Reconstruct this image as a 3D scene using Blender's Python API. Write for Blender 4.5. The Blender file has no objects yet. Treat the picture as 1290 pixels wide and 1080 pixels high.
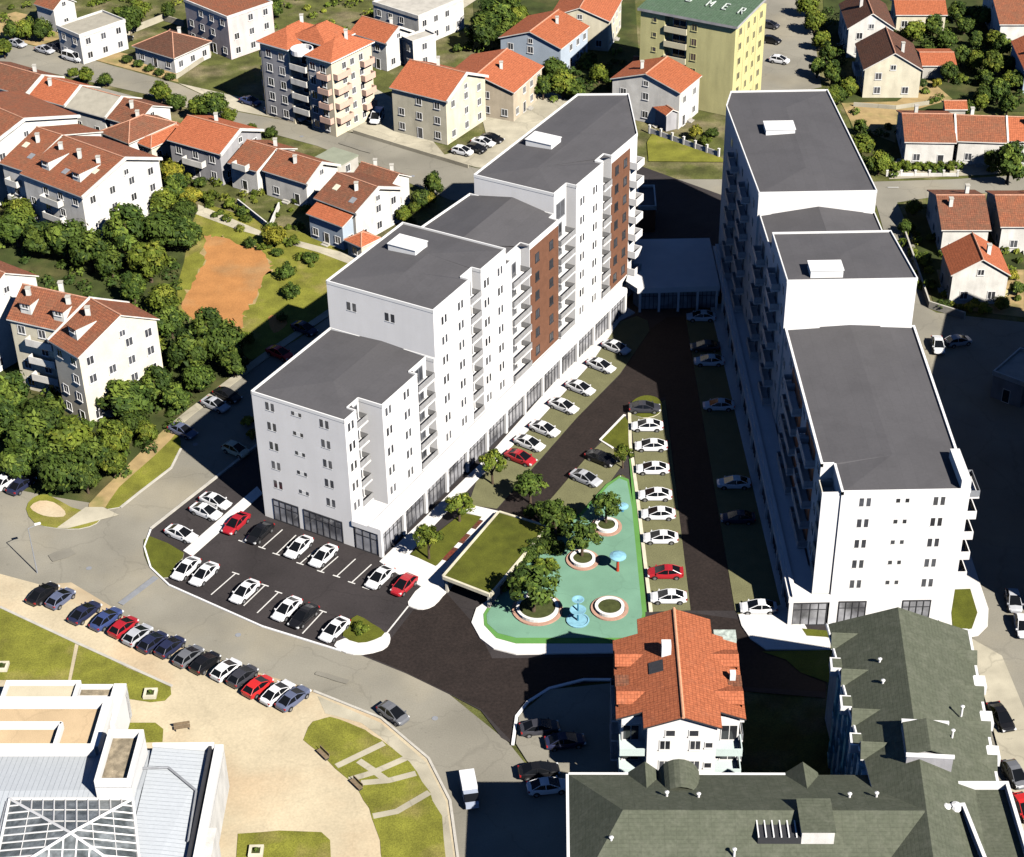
import bpy, math, random
from mathutils import Vector, Matrix
random.seed(7)
R_ = math.radians
scene = bpy.context.scene
COL = scene.collection
# ------------------------------------------------------------------ camera survey
FOC, PIT, ROLL, CAMH = 2250.0, R_(34), R_(-1), 140.0
FW = Vector((0, math.cos(PIT), -math.sin(PIT)))
_u = Vector((0, math.sin(PIT), math.cos(PIT))); _r = Vector((1, 0, 0))
CR = _r*math.cos(ROLL) + _u*math.sin(ROLL)
CU = -_r*math.sin(ROLL) + _u*math.cos(ROLL)
def g(px, py, z=0.0):
    """survey: the point of height z seen at this place of the photograph"""
    d = FW*FOC + CR*(px-645) - CU*(py-540)
    t = (z-CAMH)/d.z
    return Vector((d.x*t, d.y*t, z))
def g2(px, py, z=0.0):
    p = g(px, py, z); return Vector((p.x, p.y))
def ppm(py):            # pixels per metre on the ground at this row
    return (g(645, py)-g(646, py)).length**-1
def V3(p, z): return Vector((p[0], p[1], z))

cd = bpy.data.cameras.new('camera'); cam = bpy.data.objects.new('camera', cd); COL.objects.link(cam)
cd.sensor_width = 36; cd.lens = 36*FOC/1290; cd.clip_end = 6000; cd.clip_start = 1
m = Matrix.Identity(4)
for i, v in enumerate((CR, CU, -FW)):
    for k in range(3): m[k][i] = v[k]
m[0][3], m[1][3], m[2][3] = 0, 0, CAMH
cam.matrix_world = m
scene.camera = cam
# ------------------------------------------------------------------ light
SUN_EL = 40
SUN_TO = Vector((0.64, -0.768))                         # towards the sun on plan
sd = bpy.data.lights.new('sun', 'SUN'); sd.energy = 5.0; sd.angle = R_(0.5); sd.color = (1, .955, .88)
sun = bpy.data.objects.new('sun', sd); COL.objects.link(sun)
sv = Vector((SUN_TO.x*math.cos(R_(SUN_EL)), SUN_TO.y*math.cos(R_(SUN_EL)), math.sin(R_(SUN_EL)))).normalized()
sun.rotation_euler = sv.to_track_quat('Z', 'Y').to_euler()
w = bpy.data.worlds.new('World'); scene.world = w; w.use_nodes = True
nt = w.node_tree; bg = nt.nodes['Background']
sky = nt.nodes.new('ShaderNodeTexSky'); sky.sky_type = 'NISHITA'; sky.sun_disc = False
sky.sun_elevation = R_(SUN_EL); sky.sun_rotation = math.atan2(SUN_TO.x, SUN_TO.y)
sky.air_density = 0.5; sky.dust_density = 0.0; sky.ozone_density = 10.0; sky.altitude = 500
nt.links.new(sky.outputs[0], bg.inputs[0]); bg.inputs[1].default_value = 0.05
vs = scene.view_settings
scene.display_settings.display_device = 'sRGB'
vs.view_transform = 'Standard'; vs.look = 'None'; vs.gamma = 1; vs.exposure = 0.62; vs.use_curve_mapping = False
try:
    scene.cycles.max_bounces = 5; scene.cycles.diffuse_bounces = 0; scene.cycles.use_denoising = True
except Exception: pass
# ------------------------------------------------------------------ materials
MATS = {}
def mat(name, col, rough=.8, var=.18, scale=.6, col2=None, mix=.5, bump=0.0, bscale=6.0, spec=.3, metal=0.0, fine=.12, fscale=14.0, rnd=0.0, streak=0.0, cracks=0.0, seams=0.0):
    """plain surface with two sizes of mottling, optional second colour in patches"""
    if name in MATS: return MATS[name]
    M = bpy.data.materials.new(name); M.use_nodes = True
    n = M.node_tree; b = n.nodes['Principled BSDF']; L = n.links.new
    b.inputs['Roughness'].default_value = rough; b.inputs['Metallic'].default_value = metal
    b.inputs['Specular IOR Level'].default_value = spec
    geo = n.nodes.new('ShaderNodeNewGeometry')
    def noise(s, det=5):
        t = n.nodes.new('ShaderNodeTexNoise'); t.inputs['Scale'].default_value = s; t.inputs['Detail'].default_value = det
        L(geo.outputs['Position'], t.inputs['Vector']); return t
    cur = n.nodes.new('ShaderNodeRGB'); cur.outputs[0].default_value = (*col, 1); out = cur.outputs[0]
    if col2 is not None:
        t = noise(scale*.45, 6); rp = n.nodes.new('ShaderNodeValToRGB')
        rp.color_ramp.elements[0].position = max(0, mix-.09); rp.color_ramp.elements[1].position = min(1, mix+.09)
        L(t.outputs['Fac'], rp.inputs[0])
        mx = n.nodes.new('ShaderNodeMixRGB'); L(rp.outputs[0], mx.inputs[0]); L(out, mx.inputs[1]); mx.inputs[2].default_value = (*col2, 1); out = mx.outputs[0]
    for s, a in ((scale, var), (fscale, fine)):
        if a <= 0: continue
        t = noise(s); mr = n.nodes.new('ShaderNodeMapRange')
        mr.inputs[1].default_value = .3; mr.inputs[2].default_value = .7; mr.inputs[3].default_value = 1-a; mr.inputs[4].default_value = 1+a
        L(t.outputs['Fac'], mr.inputs[0])
        vm = n.nodes.new('ShaderNodeVectorMath'); vm.operation = 'SCALE'; L(out, vm.inputs[0]); L(mr.outputs[0], vm.inputs['Scale']); out = vm.outputs[0]
    def scaled(fac, lo, hi, a=0.0, b_=1.0):
        nonlocal out
        mr = n.nodes.new('ShaderNodeMapRange'); mr.inputs[1].default_value = a; mr.inputs[2].default_value = b_; mr.inputs[3].default_value = lo; mr.inputs[4].default_value = hi
        L(fac, mr.inputs[0]); vm = n.nodes.new('ShaderNodeVectorMath'); vm.operation = 'SCALE'; L(out, vm.inputs[0]); L(mr.outputs[0], vm.inputs['Scale']); out = vm.outputs[0]
    if streak > 0:                                     # rain streaks run down the walls
        mp = n.nodes.new('ShaderNodeMapping'); mp.inputs['Scale'].default_value = (.75, .75, .12); L(geo.outputs['Position'], mp.inputs[0])
        t = n.nodes.new('ShaderNodeTexNoise'); t.inputs['Scale'].default_value = 1.0; t.inputs['Detail'].default_value = 6; L(mp.outputs[0], t.inputs[0]); scaled(t.outputs['Fac'], 1-streak, 1.0, .34, .6)
    if cracks > 0:                                     # fine cracks and sealed joints
        tn = noise(.5, 4); mxv = n.nodes.new('ShaderNodeVectorMath'); mxv.operation = 'MULTIPLY_ADD'; L(tn.outputs['Color'], mxv.inputs[0]); mxv.inputs[1].default_value = (2.5, 2.5, 0); L(geo.outputs['Position'], mxv.inputs[2])
        v = n.nodes.new('ShaderNodeTexVoronoi'); v.feature = 'DISTANCE_TO_EDGE'; v.inputs['Scale'].default_value = .11; L(mxv.outputs[0], v.inputs['Vector']); scaled(v.outputs['Distance'], 1-cracks, 1.0, 0.0, .018)
        t = noise(.06, 3); scaled(t.outputs['Fac'], 1-cracks*.7, 1.04, .42, .56)
        t = noise(1.1, 2); scaled(t.outputs['Fac'], 1-cracks*.9, 1.0, .26, .33)
    if seams > 0:                                      # welded membrane sheets
        br = n.nodes.new('ShaderNodeTexBrick'); br.inputs['Scale'].default_value = 1; br.inputs['Brick Width'].default_value = 7; br.inputs['Row Height'].default_value = 1.5; br.inputs['Mortar Size'].default_value = .035
        br.inputs['Color1'].default_value = (1, 1, 1, 1); br.inputs['Color2'].default_value = (1-seams*.5,)*3+(1,); br.inputs['Mortar'].default_value = (1-seams,)*3+(1,)
        uvn = n.nodes.new('ShaderNodeUVMap'); L(uvn.outputs[0], br.inputs['Vector'])
        vm = n.nodes.new('ShaderNodeVectorMath'); vm.operation = 'MULTIPLY'; L(out, vm.inputs[0]); L(br.outputs['Color'], vm.inputs[1]); out = vm.outputs[0]
        t = noise(.25, 4); scaled(t.outputs['Fac'], 1-seams*.8, 1.0, .38, .5)
    if rnd > 0:
        oi = n.nodes.new('ShaderNodeObjectInfo'); mr = n.nodes.new('ShaderNodeMapRange')
        mr.inputs[3].default_value = 1-rnd; mr.inputs[4].default_value = 1+rnd; L(oi.outputs['Random'], mr.inputs[0])
        vm = n.nodes.new('ShaderNodeVectorMath'); vm.operation = 'SCALE'; L(out, vm.inputs[0]); L(mr.outputs[0], vm.inputs['Scale']); out = vm.outputs[0]
    L(out, b.inputs['Base Color'])
    if bump > 0:
        t = noise(bscale, 8); bp = n.nodes.new('ShaderNodeBump'); bp.inputs['Strength'].default_value = bump; bp.inputs['Distance'].default_value = .1
        L(t.outputs['Fac'], bp.inputs['Height']); L(bp.outputs[0], b.inputs['Normal'])
    MATS[name] = M; return M
def tile_mat(name, c1, c2, mortar, stain=None, smix=.6, bw=.34, rh=.42, rough=.8, amp=.22):
    """roof covering laid in courses over UVs in metres"""
    if name in MATS: return MATS[name]
    M = bpy.data.materials.new(name); M.use_nodes = True
    n = M.node_tree; b = n.nodes['Principled BSDF']; L = n.links.new
    b.inputs['Roughness'].default_value = rough; b.inputs['Specular IOR Level'].default_value = .25
    uv = n.nodes.new('ShaderNodeUVMap'); br = n.nodes.new('ShaderNodeTexBrick')
    br.inputs['Scale'].default_value = 1; br.inputs['Brick Width'].default_value = bw; br.inputs['Row Height'].default_value = rh
    br.inputs['Mortar Size'].default_value = .035; br.inputs['Color1'].default_value = (*c1, 1); br.inputs['Color2'].default_value = (*c2, 1); br.inputs['Mortar'].default_value = (*mortar, 1)
    br.offset = 0.0
    L(uv.outputs[0], br.inputs['Vector']); out = br.outputs['Color']
    geo = n.nodes.new('ShaderNodeNewGeometry')
    if stain:
        t = n.nodes.new('ShaderNodeTexNoise'); t.inputs['Scale'].default_value = .7; t.inputs['Detail'].default_value = 8; t.inputs['Roughness'].default_value = .7
        L(geo.outputs['Position'], t.inputs['Vector'])
        rp = n.nodes.new('ShaderNodeValToRGB'); rp.color_ramp.elements[0].position = smix-.12; rp.color_ramp.elements[1].position = smix+.12
        L(t.outputs['Fac'], rp.inputs[0]); mx = n.nodes.new('ShaderNodeMixRGB'); L(rp.outputs[0], mx.inputs[0]); L(out, mx.inputs[1]); mx.inputs[2].default_value = (*stain, 1); out = mx.outputs[0]
    t = n.nodes.new('ShaderNodeTexNoise'); t.inputs['Scale'].default_value = 3; t.inputs['Detail'].default_value = 6
    L(geo.outputs['Position'], t.inputs['Vector'])
    mr = n.nodes.new('ShaderNodeMapRange'); mr.inputs[1].default_value = .3; mr.inputs[2].default_value = .7; mr.inputs[3].default_value = 1-amp; mr.inputs[4].default_value = 1+amp
    L(t.outputs['Fac'], mr.inputs[0]); vm = n.nodes.new('ShaderNodeVectorMath'); vm.operation = 'SCALE'; L(out, vm.inputs[0]); L(mr.outputs[0], vm.inputs['Scale'])
    L(vm.outputs[0], b.inputs['Base Color'])
    bp = n.nodes.new('ShaderNodeBump'); bp.inputs['Strength'].default_value = .3 if bw > .8 else .5; bp.inputs['Distance'].default_value = .05; bp.invert = True
    L(br.outputs['Fac'], bp.inputs['Height']); L(bp.outputs[0], b.inputs['Normal'])
    MATS[name] = M; return M
WHITE = mat('white_render', (.87, .85, .835), .85, .03, .3, fine=.03, streak=.04)
WHITE2 = mat('old_white_render', (.78, .755, .70), .9, .12, .5, bump=.1, streak=.16)
CREAM = mat('cream_render', (.74, .68, .52), .9, .1, .5, streak=.15)
YELLOW = mat('pale_yellow_render', (.70, .62, .30), .9, .08, .4)
OLIVE = mat('yellow_green_render', (.68, .63, .30), .9, .06, .3, streak=.15)
PINK = mat('pinkish_render', (.70, .60, .57), .9, .08, .4, streak=.15)
GREYW = mat('grey_render', (.42, .41, .42), .9, .12, .5, streak=.18)
BLUEW = mat('pale_blue_render', (.45, .52, .60), .9, .08, .4)
TAN = mat('tan_render', (.64, .54, .40), .9, .1, .5, streak=.15)
TEAL = mat('teal_glazed_panels', (.22, .58, .68), .4, .3, .8, col2=(.58, .80, .88), mix=.5)
BROWN = mat('brown_cladding', (.19, .088, .052), .7, .1, 1.2, fine=.12, fscale=9)
TRIM = mat('white_trim', (.86, .85, .83), .6, .03, .4, fine=0)
RIDGE = mat('ridge_tiles', (.56, .29, .19), .85, .2, 3)
CONC = mat('concrete', (.52, .49, .43), .9, .14, .7, bump=.1)
DARKM = mat('dark_metal', (.05, .05, .055), .5, .1, 2)
GREYM = mat('grey_metal', (.28, .29, .31), .45, .1, 1)
GLASS = mat('window_glass', (.06, .062, .07), .12, .25, 1.5, spec=.6, fine=0, rnd=.6)
SHOPG = mat('shop_glass', (.34, .34, .36), .12, .35, .6, col2=(.1, .1, .11), mix=.56, spec=.7, fine=0)
FELT = mat('grey_roof_membrane', (.107, .103, .108), .75, .05, .12, fine=.05, fscale=3, seams=.09)
FELTB = mat('grey_beige_sheet_roof', (.40, .37, .30), .8, .1, .8)
T_OR = tile_mat('orange_roof_tiles', (.46, .145, .065), (.41, .125, .055), (.30, .085, .04), (.36, .125, .065), .66)
T_OR2 = tile_mat('bright_orange_roof_tiles', (.50, .155, .072), (.45, .135, .062), (.34, .10, .045), (.40, .15, .08), .7)
T_BR = tile_mat('weathered_brown_roof_tiles', (.31, .12, .065), (.24, .09, .05), (.14, .055, .035), (.18, .09, .055), .52)
T_RB = tile_mat('rust_red_roof_tiles', (.38, .135, .065), (.30, .105, .055), (.17, .065, .04), (.23, .105, .06), .54)
T_DB = tile_mat('dark_brown_roof_tiles', (.17, .075, .045), (.13, .06, .038), (.08, .04, .03), (.11, .06, .04), .55)
T_GR = tile_mat('green_grey_roof_shingles', (.108, .118, .082), (.102, .112, .078), (.09, .098, .068), (.14, .147, .108), .58, bw=1.1, rh=.4, amp=.14)
T_DG = tile_mat('dark_green_roof_sheets', (.10, .16, .10), (.09, .145, .09), (.06, .1, .06), (.12, .17, .12), .6, bw=.5, rh=8)
T_WM = tile_mat('white_metal_roof_sheets', (.54, .57, .60), (.52, .55, .58), (.36, .39, .42), (.50, .53, .56), .6, bw=.55, rh=60, rough=.5, amp=.04)
GRASS = mat('garden_grass', (.17, .185, .035), .95, .3, .5, col2=(.26, .22, .09), mix=.66, bump=.4, bscale=9, fine=.3, fscale=8)
LAWN = mat('lawn_grass', (.105, .115, .012), .95, .22, .5, col2=(.075, .085, .008), mix=.6, bump=.4, bscale=10, fine=.25, fscale=9)
LAWN2 = mat('meadow_grass', (.20, .20, .028), .95, .28, .35, col2=(.28, .23, .075), mix=.63, bump=.4, bscale=8, fine=.3, fscale=7)
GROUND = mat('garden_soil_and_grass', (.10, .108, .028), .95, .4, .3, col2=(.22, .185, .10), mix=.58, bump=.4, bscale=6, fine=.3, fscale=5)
FOREST = mat('dark_undergrowth_soil', (.05, .065, .015), .95, .35, .3, col2=(.11, .1, .035), mix=.6, bump=.5, bscale=5, fine=.3)  # darker soil and grass tone for dense planting
DIRT = mat('orange_dirt', (.47, .215, .072), .95, .16, .25, col2=(.42, .24, .105), mix=.6, bump=.2, fine=.14, fscale=5)
TRACK = mat('dirt_track', (.42, .30, .14), .95, .2, .5, col2=(.25, .22, .08), mix=.6, bump=.2)
ROAD = mat('old_asphalt', (.285, .265, .215), .9, .12, .13, col2=(.335, .30, .225), mix=.58, bump=.1, bscale=12, fine=.08, fscale=6, cracks=.13)
PLAZA = mat('pale_plaza_paving', (.58, .49, .335), .9, .11, .18, col2=(.56, .43, .275), mix=.58, fine=.09, fscale=4, cracks=.07)
SAND = mat('sandy_verge', (.50, .39, .25), .95, .14, .3, col2=(.56, .47, .32), mix=.55, fine=.1)
PAVE = mat('white_pavement', (.80, .77, .73), .85, .05, .3, fine=.04, fscale=4)
OLDPAVE = mat('old_pavement', (.50, .455, .345), .9, .16, .35, fine=.12, cracks=.2)
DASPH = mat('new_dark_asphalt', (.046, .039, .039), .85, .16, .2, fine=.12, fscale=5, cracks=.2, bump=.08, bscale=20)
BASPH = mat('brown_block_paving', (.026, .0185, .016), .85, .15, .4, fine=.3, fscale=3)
BAY = mat('grass_paver_bays', (.175, .17, .085), .92, .1, .5, fine=.2, fscale=7, bump=.2)
MINT = mat('mint_rubber_floor', (.185, .35, .245), .8, .09, .3, fine=.06, cracks=.1)
MINT2 = mat('green_rubber_edge', (.12, .30, .07), .8, .08, .5)
SOIL = mat('planting_soil', (.06, .07, .02), .95, .25, 2)
REDBED = mat('red_flower_bed', (.16, .035, .02), .95, .4, 3, col2=(.10, .05, .03), mix=.5)
GRAVEL = mat('roof_gravel', (.40, .33, .23), .95, .3, 1.5, col2=(.24, .2, .14), mix=.5, fine=.3)
LINE = mat('white_road_paint', (.74, .72, .68), .8, .08, 1)
BARK = mat('bark', (.10, .07, .045), .95, .25, 3)
PAINT_W = mat('white_car_paint', (.82, .82, .83), .25, .02, 1, spec=.5, fine=0)
def paint(n, c): return mat(n, c, .28, .04, 1, spec=.55, fine=0)
PAINTS = dict(white=PAINT_W, black=paint('black_car_paint', (.012, .012, .014)), red=paint('red_car_paint', (.42, .02, .03)), brightred=paint('bright_red_car_paint', (.62, .03, .03)),
    navy=paint('navy_car_paint', (.025, .03, .07)), blue=paint('blue_car_paint', (.05, .075, .2)), silver=paint('silver_car_paint', (.48, .49, .52)),
    grey=paint('grey_car_paint', (.16, .165, .18)), darkgrey=paint('dark_grey_car_paint', (.05, .05, .06)), greyblue=paint('grey_blue_car_paint', (.12, .14, .22)), pale=paint('pale_beige_car_paint', (.62, .58, .42)))
CARG = mat('car_glass', (.008, .009, .011), .12, .05, 1, spec=.35, fine=0)
TYRE = mat('tyre_rubber', (.02, .02, .02), .9, .1, 4)
RIM = mat('wheel_rim', (.35, .35, .36), .35, .05, 4, metal=.6)
LAMPW = mat('headlight_glass', (.75, .75, .75), .15, .02, 2)
LAMPR = mat('tail_light_glass', (.4, .02, .02), .2, .02, 2)
def leaf(name, c):
    M = mat(name, c, .7, .35, .9, fine=.3, fscale=3, rnd=.22, spec=.2); return M
LEAF = {'dark': (leaf('dark_leaf', (.032, .058, .010)), leaf('dark_leaf_b', (.058, .092, .014)), leaf('dark_leaf_c', (.11, .15, .022))),
        'mid': (leaf('mid_leaf', (.065, .095, .011)), leaf('mid_leaf_b', (.115, .15, .017)), leaf('mid_leaf_c', (.19, .21, .026))),
        'yellow': (leaf('yellow_green_leaf', (.12, .13, .015)), leaf('yellow_green_leaf_b', (.20, .19, .02)), leaf('yellow_green_leaf_c', (.30, .26, .03)))}
# ------------------------------------------------------------------ mesh builder
def tag(o, label=None, cat=None, group=None, kind=None):
    if label: o['label'] = label
    if cat: o['category'] = cat
    if group: o['group'] = group
    if kind: o['kind'] = kind
    return o
class MB:
    def __init__(s): s.v, s.f, s.m, s.uv = [], [], [], []
    def face(s, pts, mi=0, uv=None):
        i = len(s.v); s.v += [Vector(p) for p in pts]; s.f.append(tuple(range(i, i+len(pts)))); s.m.append(mi)
        s.uv.append(uv if uv else [(p[0], p[1]) for p in pts])
    def box8(s, p, ax, ay, z0, z1, mi=0, top=None):
        p = Vector((p[0], p[1])); ax = Vector((ax[0], ax[1])); ay = Vector((ay[0], ay[1]))
        if ax.x*ay.y-ax.y*ay.x < 0: p, ax = p+ax, -ax
        c = [p, p+ax, p+ax+ay, p+ay]
        s.prism(c, z0, z1, mi, top)
    def prism(s, poly, z0, z1, mi=0, top=None, bottom=True):
        a = sum(poly[i][0]*poly[(i+1) % len(poly)][1]-poly[(i+1) % len(poly)][0]*poly[i][1] for i in range(len(poly)))
        if a < 0: poly = list(reversed(poly))
        n = len(poly)
        s.face([V3(p, z1) for p in poly], mi if top is None else top)
        if bottom: s.face([V3(p, z0) for p in reversed(poly)], mi)
        for i in range(n):
            a, b = poly[i], poly[(i+1) % n]
            s.face([V3(a, z0), V3(b, z0), V3(b, z1), V3(a, z1)], mi)
    def slab(s, q, t=.16, mi=0, edge=None, uvax=None):
        """thick roof slope: q = 3 or 4+ points of its upper face, uv in metres along the first edge"""
        q = [Vector(p) for p in q]; n = (q[1]-q[0]).cross(q[2]-q[0])
        if n.length == 0: return
        n.normalize()
        if n.z < 0: q.reverse(); n = -n
        ax = uvax.normalized() if uvax is not None else (q[1]-q[0]).normalized()
        ay = n.cross(ax); o = q[0]
        s.face(q, mi, [((p-o).dot(ax), (p-o).dot(ay)) for p in q])
        e = mi if edge is None else edge
        lo = [p-Vector((0, 0, t)) for p in q]
        s.face(list(reversed(lo)), e)
        k = len(q)
        for i in range(k): s.face([lo[i], lo[(i+1) % k], q[(i+1) % k], q[i]], e)
    def tube(s, a, b, r, n=8, mi=0, r2=None):
        a, b = Vector(a), Vector(b); d = (b-a).normalized(); r2 = r if r2 is None else r2
        x = d.orthogonal().normalized(); y = d.cross(x)
        A = [a+(x*math.cos(t)+y*math.sin(t))*r for t in [2*math.pi*i/n for i in range(n)]]
        B = [b+(x*math.cos(t)+y*math.sin(t))*r2 for t in [2*math.pi*i/n for i in range(n)]]
        for i in range(n): s.face([A[i], A[(i+1) % n], B[(i+1) % n], B[i]], mi)
        s.face(list(reversed(A)), mi); s.face(B, mi)
    def lathe(s, c, prof, n=24, mi=0):
        rings = [[Vector((c[0]+r*math.cos(2*math.pi*i/n), c[1]+r*math.sin(2*math.pi*i/n), c[2]+z)) for i in range(n)] for r, z in prof]
        for A, B in zip(rings, rings[1:]):
            for i in range(n): s.face([A[i], A[(i+1) % n], B[(i+1) % n], B[i]], mi)
        if prof[0][0] > 1e-4: s.face(list(reversed(rings[0])), mi)
        if prof[-1][0] > 1e-4: s.face(rings[-1], mi)
    def build(s, name, mats, parent=None, smooth=False, base=None):
        if not isinstance(mats, (list, tuple)): mats = [mats]
        b = base if base is not None else (parent_world(parent) if parent else Vector((0, 0, 0)))
        me = bpy.data.meshes.new(name)
        me.from_pydata([v-b for v in s.v], [], s.f); me.polygons.foreach_set('material_index', s.m)
        ul = me.uv_layers.new(name='UVMap'); k = 0
        for f in s.uv:
            for c in f: ul.data[k].uv = c; k += 1
        for mt in mats: me.materials.append(mt)
        if smooth: me.polygons.foreach_set('use_smooth', [True]*len(s.f))
        me.update()
        o = bpy.data.objects.new(name, me); COL.objects.link(o)
        if parent: o.parent = parent
        return o
WPOS = {}
def parent_world(o):
    p = Vector((0, 0, 0))
    while o: p += o.location; o = o.parent
    return p
def thing(name, loc, label, cat, group=None, rz=0):
    o = bpy.data.objects.new(name, None); COL.objects.link(o); o.location = loc; o.rotation_euler = (0, 0, rz); o.empty_display_size = .5
    return tag(o, label, cat, group)
def spline(pts, k=4):
    out = []; n = len(pts)
    for i in range(n):
        p0, p1, p2, p3 = [Vector(pts[(i+j-1) % n]) for j in range(4)]
        for a in range(k):
            t = a/k
            out.append(.5*((2*p1)+(-p0+p2)*t+(2*p0-5*p1+4*p2-p3)*t*t+(-p0+3*p1-3*p2+p3)*t**3))
    return out
LAYER = [0]
def sheet(name, px, z, M, smooth=0, h=0.0, side=None, kind='structure', label=None):
    LAYER[0] += 1; z += LAYER[0]*.0011
    poly = [g2(*p) for p in px]
    if smooth: poly = spline(poly, smooth)
    b = MB()
    a = sum(poly[i][0]*poly[(i+1) % len(poly)][1]-poly[(i+1) % len(poly)][0]*poly[i][1] for i in range(len(poly)))
    if a < 0: poly.reverse()
    if h: b.prism(poly, z-.03, z+h, 1 if side else 0, 0, bottom=False)
    else: b.face([V3(p, z) for p in poly])
    o = b.build(name, [M, side] if side else M)
    tag(o, label, None, None, kind); return o
def jag(px, k=5, amp=3.0, seed=1):
    rr = random.Random(seed); out = []
    for i in range(len(px)):
        a, b = Vector(px[i]), Vector(px[(i+1) % len(px)])
        for j in range(k):
            p = a.lerp(b, j/k); out.append((p.x+rr.uniform(-amp, amp), p.y+rr.uniform(-amp, amp)*.7))
    return out
def strip(name, px, wd, z, M, h=0.0, kind='structure', closed=False):
    """a ribbon of width wd metres along surveyed points"""
    LAYER[0] += 1; z += LAYER[0]*.0011
    P = [g2(*p) for p in px]; b = MB(); n = len(P)
    offs = []
    for i in range(n):
        d = (P[min(i+1, n-1)]-P[max(i-1, 0)]).normalized(); offs.append(Vector((-d.y, d.x))*wd/2)
    for i in range(n-1):
        q = [P[i]-offs[i], P[i+1]-offs[i+1], P[i+1]+offs[i+1], P[i]+offs[i]]
        if h: b.prism(q, z-.03, z+h)
        else: b.face([V3(p, z) for p in q])
    o = b.build(name, M); tag(o, kind=kind); return o
# ================================================================== SETTING
b = MB(); b.face([(-2600, -400, -.06), (2600, -400, -.06), (2600, 4200, -.06), (-2600, 4200, -.06)])
tag(b.build('ground', GROUND), kind='structure')
# ---- roads
sheet('street_road', [(-90, 30), (0, 48), (117, 76), (225, 106), (300, 141), (445, 168), (600, 212), (760, 226), (1000, 226), (1100, 229), (1200, 226), (1310, 219), (1310, 238), (1178, 248), (1105, 259), (900, 268), (700, 270), (567, 252), (507, 227), (400, 184), (300, 157), (181, 118), (10, 80), (-90, 58)], .0, ROAD)
sheet('junction_road', [(470, 360), (430, 384), (390, 411), (330, 452), (285, 486), (240, 520), (222, 537), (226, 552), (216, 590), (150, 640), (100, 610), (50, 590), (0, 585), (-80, 560), (-80, 735), (0, 730), (60, 745), (150, 790), (250, 835), (330, 860), (400, 880), (480, 912), (535, 965), (562, 1010), (580, 1110), (720, 1110), (712, 985), (660, 960), (640, 935), (560, 870), (330, 640), (345, 570), (480, 450)], .0, ROAD)
sheet('side_road', [(1104, 258), (1130, 255), (1150, 300), (1168, 388), (1180, 394), (1340, 412), (1450, 1110), (1270, 1110), (1225, 805), (1150, 420)], .004, ROAD)
sheet('tower_road', [(930, -20), (1010, -20), (1028, 60), (1035, 110), (940, 130)], .004, ROAD)
sheet('yard_pavement', [(225, 105), (300, 122), (380, 135), (470, 110), (505, 130), (560, 195), (640, 175), (640, 215), (600, 211), (445, 167), (300, 140)], .012, OLDPAVE)
sheet('yard_pavement', [(-40, 30), (20, 15), (60, 25), (130, 45), (120, 60), (220, 80), (225, 104), (117, 75), (0, 47)], .008, TRACK)
sheet('yard_pavement', [(440, 0), (560, 0), (540, 40), (600, 0), (600, -20), (420, -20)], .01, OLDPAVE)
sheet('yard_pavement', [(600, 120), (650, 140), (690, 110), (720, 130), (700, 165), (620, 200)], .016, OLDPAVE)
sheet('yard_pavement', [(1060, 130), (1130, 128), (1170, 100), (1200, 125), (1130, 145), (1128, 180), (1075, 160)], .01, TRACK)
sheet('yard_pavement', [(1180, 340), (1290, 340), (1290, 400), (1190, 388)], .01, TRACK)
sheet('yard_pavement', [(1130, 200), (1290, 196), (1290, 218), (1120, 226)], .012, OLDPAVE)
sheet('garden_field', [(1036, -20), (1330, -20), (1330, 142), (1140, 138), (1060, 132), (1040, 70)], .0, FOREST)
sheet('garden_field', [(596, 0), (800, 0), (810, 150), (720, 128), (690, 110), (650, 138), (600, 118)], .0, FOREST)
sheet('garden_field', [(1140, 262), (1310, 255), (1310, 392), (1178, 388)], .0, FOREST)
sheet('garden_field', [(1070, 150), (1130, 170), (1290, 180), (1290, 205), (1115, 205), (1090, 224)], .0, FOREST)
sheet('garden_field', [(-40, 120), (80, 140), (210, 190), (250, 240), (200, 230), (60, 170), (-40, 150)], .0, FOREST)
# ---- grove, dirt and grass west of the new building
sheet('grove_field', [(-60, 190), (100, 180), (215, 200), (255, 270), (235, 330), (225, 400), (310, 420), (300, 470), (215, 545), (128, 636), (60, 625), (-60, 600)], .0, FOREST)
sheet('grass_field', [(250, 262), (300, 270), (400, 300), (470, 330), (420, 395), (330, 452), (300, 440), (225, 390), (232, 330)], .02, LAWN2, 2)
DP = [(258, 297), (280, 300), (330, 318), (343, 336), (330, 352), (318, 380), (306, 396), (303, 416), (284, 404), (262, 392), (243, 404), (228, 386), (243, 358), (258, 330)]
sheet('dirt_field', jag(DP, 6, 7, 5), .024, TRACK)
sheet('dirt_field', jag(DP, 6, 3.2, 3), .03, DIRT)
sheet('dirt_field', [(338, 400), (352, 398), (362, 408), (345, 420)], .03, DIRT, 3)
sheet('concrete_pavement', [(250, 258), (330, 292), (430, 318), (470, 335), (464, 342), (400, 318), (300, 290), (246, 270)], .035, OLDPAVE)
sheet('verge_lawn', [(128, 638), (150, 606), (190, 572), (213, 550), (225, 551), (228, 566), (215, 590), (176, 620), (150, 640)], .0, LAWN2, 2, .1, CONC)
sheet('dirt_path', [(112, 636), (150, 598), (190, 558), (222, 530), (228, 540), (195, 575), (150, 615), (130, 645), (118, 648)], .11, TRACK, 2)
sheet('verge_lawn', [(33, 642), (42, 628), (60, 624), (90, 640), (124, 650), (122, 660), (100, 667), (70, 666), (44, 660)], .0, LAWN2, 2, .1, CONC)
sheet('pad_pavement', [(38, 640), (50, 632), (68, 634), (82, 645), (80, 652), (62, 652), (48, 648)], .115, PLAZA, 2)
sheet('dirt_path', [(108, 640), (130, 640), (150, 650), (85, 667), (72, 666)], .12, OLDPAVE)
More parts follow.
